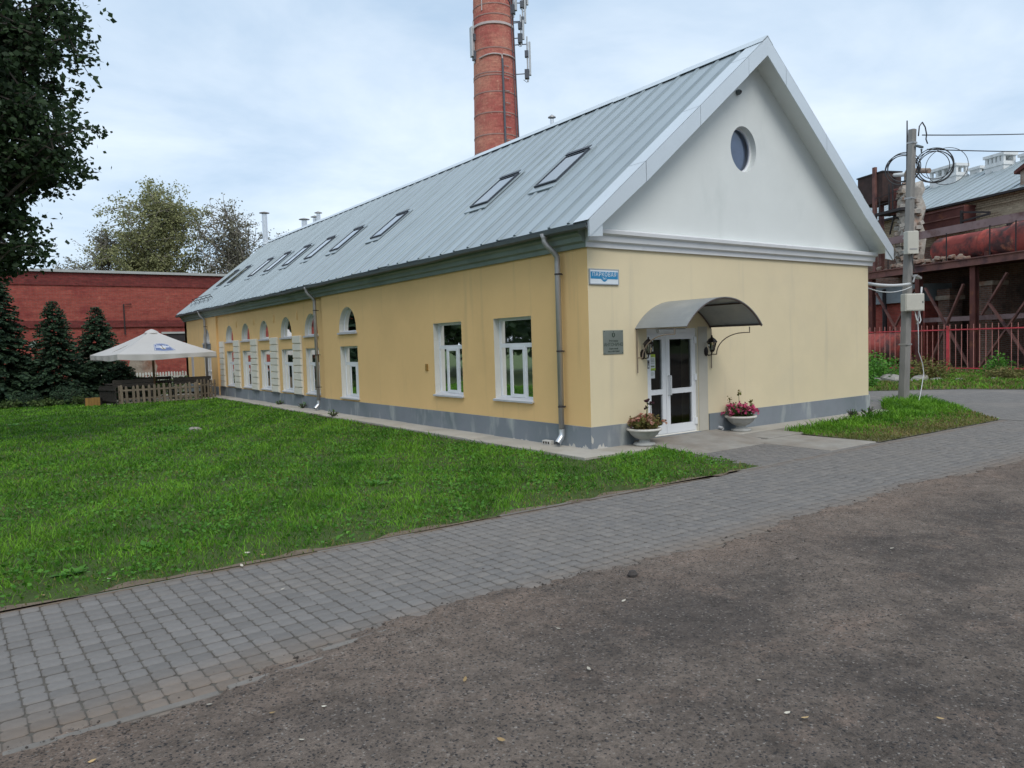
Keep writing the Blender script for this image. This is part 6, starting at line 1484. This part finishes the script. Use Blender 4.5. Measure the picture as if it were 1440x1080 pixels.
# weeds with larger leaves standing out of the lawn and along walls
def rosette(label, x, y, n, size, z=0.0, m='weed_leaf', up=.35, name='weed'):
    t = thing(name, label, 'plant', (x, y, z), random.uniform(0, 6), 'broad-leaved weeds in the lawn'); C, A, B = [], [], []
    for i in range(n):
        a = 2 * PI * i / n + random.uniform(-.3, .3); u = random.uniform(.1, 1.0) * up; l = size * random.uniform(.6, 1.1)
        q = np.array([math.cos(a), math.sin(a), u]); q /= np.linalg.norm(q); C.append(q * l * .62); A.append(q * l * .5); w = np.cross(q, [0, 0, 1]); w /= np.linalg.norm(w); B.append(w * l * .26)
    leaves('leaf_rosette', C, A, B, m, t)
    MB().tube([(0, 0, 0), (0, 0, size * .25)], .006, 5).build('stem', m, t)
for i, (x, y, s, lb) in enumerate([(-7.55, -2.0, .16, 'large-leaved weed at the lower left lawn corner'), (-7.9, -1.6, .15, 'broad weed close to the left picture edge of the lawn'), (-6.9, -1.5, .13, 'leafy weed above the lower left kerb'), (-3.9, -.1, .16, 'dark burdock-like weed right of the lawn middle'), (-3.5, .1, .15, 'second dark burdock-like weed right of the lawn middle'), (-3.2, -.9, .13, 'leafy weed in the bright lawn right part'), (-2.7, -1.2, .12, 'leafy weed near the kerb in the right part'), (-4.6, -.4, .12, 'leafy weed in the lawn middle'), (-2.1, -.3, .13, 'leafy weed nearest the apron slabs'), (-7.4, 15.2, .22, 'clump of pale broad leaves far left in the lawn'), (-6.6, 15.6, .2, 'clump of broad leaves beside the far left clump')]):
    rosette(lb, x, y, 11, s)
for i, (x, y, lb) in enumerate([(-.08, 13.2, 'sprig of weed at the foot of the plinth by the pilasters'), (-.1, 15.3, 'low weed tuft on the apron in mid wall'), (-.55, 9.6, 'weed tuft at the apron edge left of the downpipe'), (7.6, -.45, 'dark weed sprig before the plinth near the far corner'), (6.9, -.5, 'thin weed stalk before the plinth right of centre')]):
    shrub('weed_tuft', lb, (x, y, .04), .16, .22, 60, .045, 'weed_leaf', 'weed tufts along the walls')
# rock in a bare scrape in the lawn
rk = MB(); rk.lathe([(.0, -.03), (.24, -.02), (.22, .05), (.12, .10), (0, .11)], 9); rk.v = [(x * random.uniform(.75, 1.2), y * random.uniform(.75, 1.2), z * random.uniform(.7, 1.2)) for x, y, z in rk.v]; o = rk.build('rock', 'stone', None, loc=(-4.05, 9.5, 0)); o.scale = (.7, .5, .7); tag(o, 'pale flat rock lying in the lawn', 'rock')
shrub('weed_clump', 'dark weed clump beside the flat rock in the lawn', (-4.6, 9.75, 0), .45, .13, 300, .09, 'weed_leaf')

# ================================================================== GRIT, STONES AND FALLEN LEAVES
N = 34000
Xg = RNG.uniform(-9.5, 9, N); Tg = RNG.random(N) ** 1.2 * 4.6; Yg = edge_y(Xg) + .05 - Tg + (RNG.random(N) < .10) * RNG.exponential(.22, N); d = np.hypot(Xg - CAM.x, Yg - CAM.y)
k = (d > 1.5) & (RNG.random(N) < np.minimum(1, (4.0 / d) ** 1.2)); Xg, Yg, d = Xg[k], Yg[k], d[k]; n = len(Xg)
dxg, dyg = Xg - CAM.x, Yg - CAM.y; k = (dxg * cf.x + dyg * cf.y > 1); Xg, Yg = Xg[k], Yg[k]; n = len(Xg)
s = (.0024 + .0105 * RNG.random(n) ** 5)[:, None, None]; base = np.array([(1, 0, 0), (0, 1, 0), (-1, 0, 0), (0, -1, 0), (0, 0, .8), (0, 0, -.6)], float)
jit = base[None] * RNG.uniform(.6, 1.3, (n, 6, 1)) + RNG.normal(size=(n, 6, 3)) * .15
ang = RNG.uniform(0, 2 * PI, n); R2 = np.stack([np.stack([np.cos(ang), -np.sin(ang)], 1), np.stack([np.sin(ang), np.cos(ang)], 1)], 1)
jit[:, :, :2] = np.einsum('nij,nkj->nki', R2, jit[:, :, :2])
zz = np.where(Yg > edge_y(Xg), .003, .013 + .010 * wob(Xg, Yg, .9) + .005 * wob(Xg, Yg, 3.1))
V = (jit * s + np.stack([Xg, Yg, zz], 1)[:, None, :]).reshape(-1, 3)
oct_ = np.array([(0, 1, 4), (1, 2, 4), (2, 3, 4), (3, 0, 4), (1, 0, 5), (2, 1, 5), (3, 2, 5), (0, 3, 5)])
F = (np.arange(n)[:, None, None] * 6 + oct_[None]).reshape(-1, 3)
o = np_mesh('grit', V, F, 'grit', None, np.repeat(RNG.random(n) ** 2, 8)); tag(o, 'loose grit and small stones scattered on the yard', None, None, 'stuff')
stone_me = MB().lathe([(0, -.012), (.02, -.006), (.024, .006), (.014, .018), (0, .022)], 7).build('loose_stone', 'stone', None)
stone_me.data.materials[0] = MATS['dark_stone']; tag(stone_me, 'dark lump of stone lying on the yard near the paving edge', 'stone'); stone_me.location = (-4.13, -5.12, .02); stone_me.scale = (1.9, 1.5, 2.0)
lm_ = None; G = 'fallen leaves on the yard'
def fallen(x, y, s, m, label, z=.022):
    mb = MB(); mb.add([(-1, 0, .08), (-.4, .45, .02), (.4, .42, .05), (1, .02, .22), (.35, -.45, .10), (-.45, -.40, .0), (0, 0, .0)], [(6, 0, 1), (6, 1, 2), (6, 2, 3), (6, 3, 4), (6, 4, 5), (6, 5, 0)])
    o = mb.build('fallen_leaf', m, None, loc=(x, y, z)); o.scale = (s, s, s); o.rotation_euler = (random.uniform(-.3, .3), random.uniform(-.3, .3), random.uniform(0, 6)); tag(o, label, 'leaf', G)
def gp_(pxx, pyy, z=.015):
    dr = cf + cr * ((pxx - 720) / 1050.55) - cu * ((pyy - 540) / 1050.55); t = (z - CAM.z) / dr.z; return CAM + dr * t
for (a, b, s, m, lb) in ((705, 1042, .022, 'leaf_yellow', 'curled yellow leaf at the bottom middle of the yard'), (130, 1072, .020, 'leaf_yellow', 'yellow leaf at the bottom left of the yard'), (383, 1004, .017, 'leaf_yellow', 'tan leaf on the yard below the paving edge'), (295, 992, .018, 'leaf_pale', 'pale leaf beside the paving edge at lower left'), (456, 995, .017, 'leaf_pale', 'pale leaf right of the lower left paving edge'), (424, 1042, .015, 'leaf_pale', 'pinkish pale leaf at the lower left of the yard'), (654, 957, .022, 'leaf_yellow', 'brown leaf on the dark patch in mid yard'), (1067, 958, .020, 'leaf_pale', 'tan leaf on the yard in the lower right'), (1107, 1004, .018, 'leaf_pale', 'white flake of leaf in the lower right yard'), (1132, 1011, .022, 'leaf_yellow', 'yellow leaf beside the white flake at lower right'), (1322, 1012, .020, 'leaf_yellow', 'yellowish leaf near the right of the yard'), (828, 942, .022, 'leaf_pale', 'long pale leaf in the middle of the yard'), (1255, 772, .028, 'leaf_pale', 'pale leaf far right in the yard'), (1110, 755, .025, 'leaf_pale', 'pale leaf right of the paving dirt'), (1264, 866, .024, 'leaf_pale', 'pale leaf at the right in mid yard'), (785, 885, .018, 'leaf_pale', 'pale leaf left of the dark mid-yard patch'), (877, 846, .022, 'leaf_pale', 'pale leaf near the lone stone')):
    p = gp_(a, b); fallen(p.x, p.y, s, m, lb)
for (a, b, s, m, lb) in ((398, 829, .020, 'leaf_pale', 'small pale leaf on the paving left of centre'), (340, 796, .026, 'leaf_pale', 'leaf scrap lying at the lawn edge'), (155, 815, .035, 'leaf_pale', 'white paper-like leaf at the lawn edge far left'), (348, 778, .03, 'leaf_pale', 'pale leaf on the kerb left of centre'), (461, 765, .035, 'leaf_yellow', 'larger tan leaf at the lawn edge'), (218, 796, .03, 'leaf_yellow', 'brown leaf in the bare scrape of the lawn edge'), (60, 838, .03, 'leaf_yellow', 'brown leaf at the lower left lawn edge'), (370, 781, .03, 'leaf_yellow', 'brown leaf beside the pale kerb leaf')):
    p = gp_(a, b, .01); fallen(p.x, p.y, s, m, lb, .016)
print('grass blades', nb, 'objects', len(bpy.data.objects))
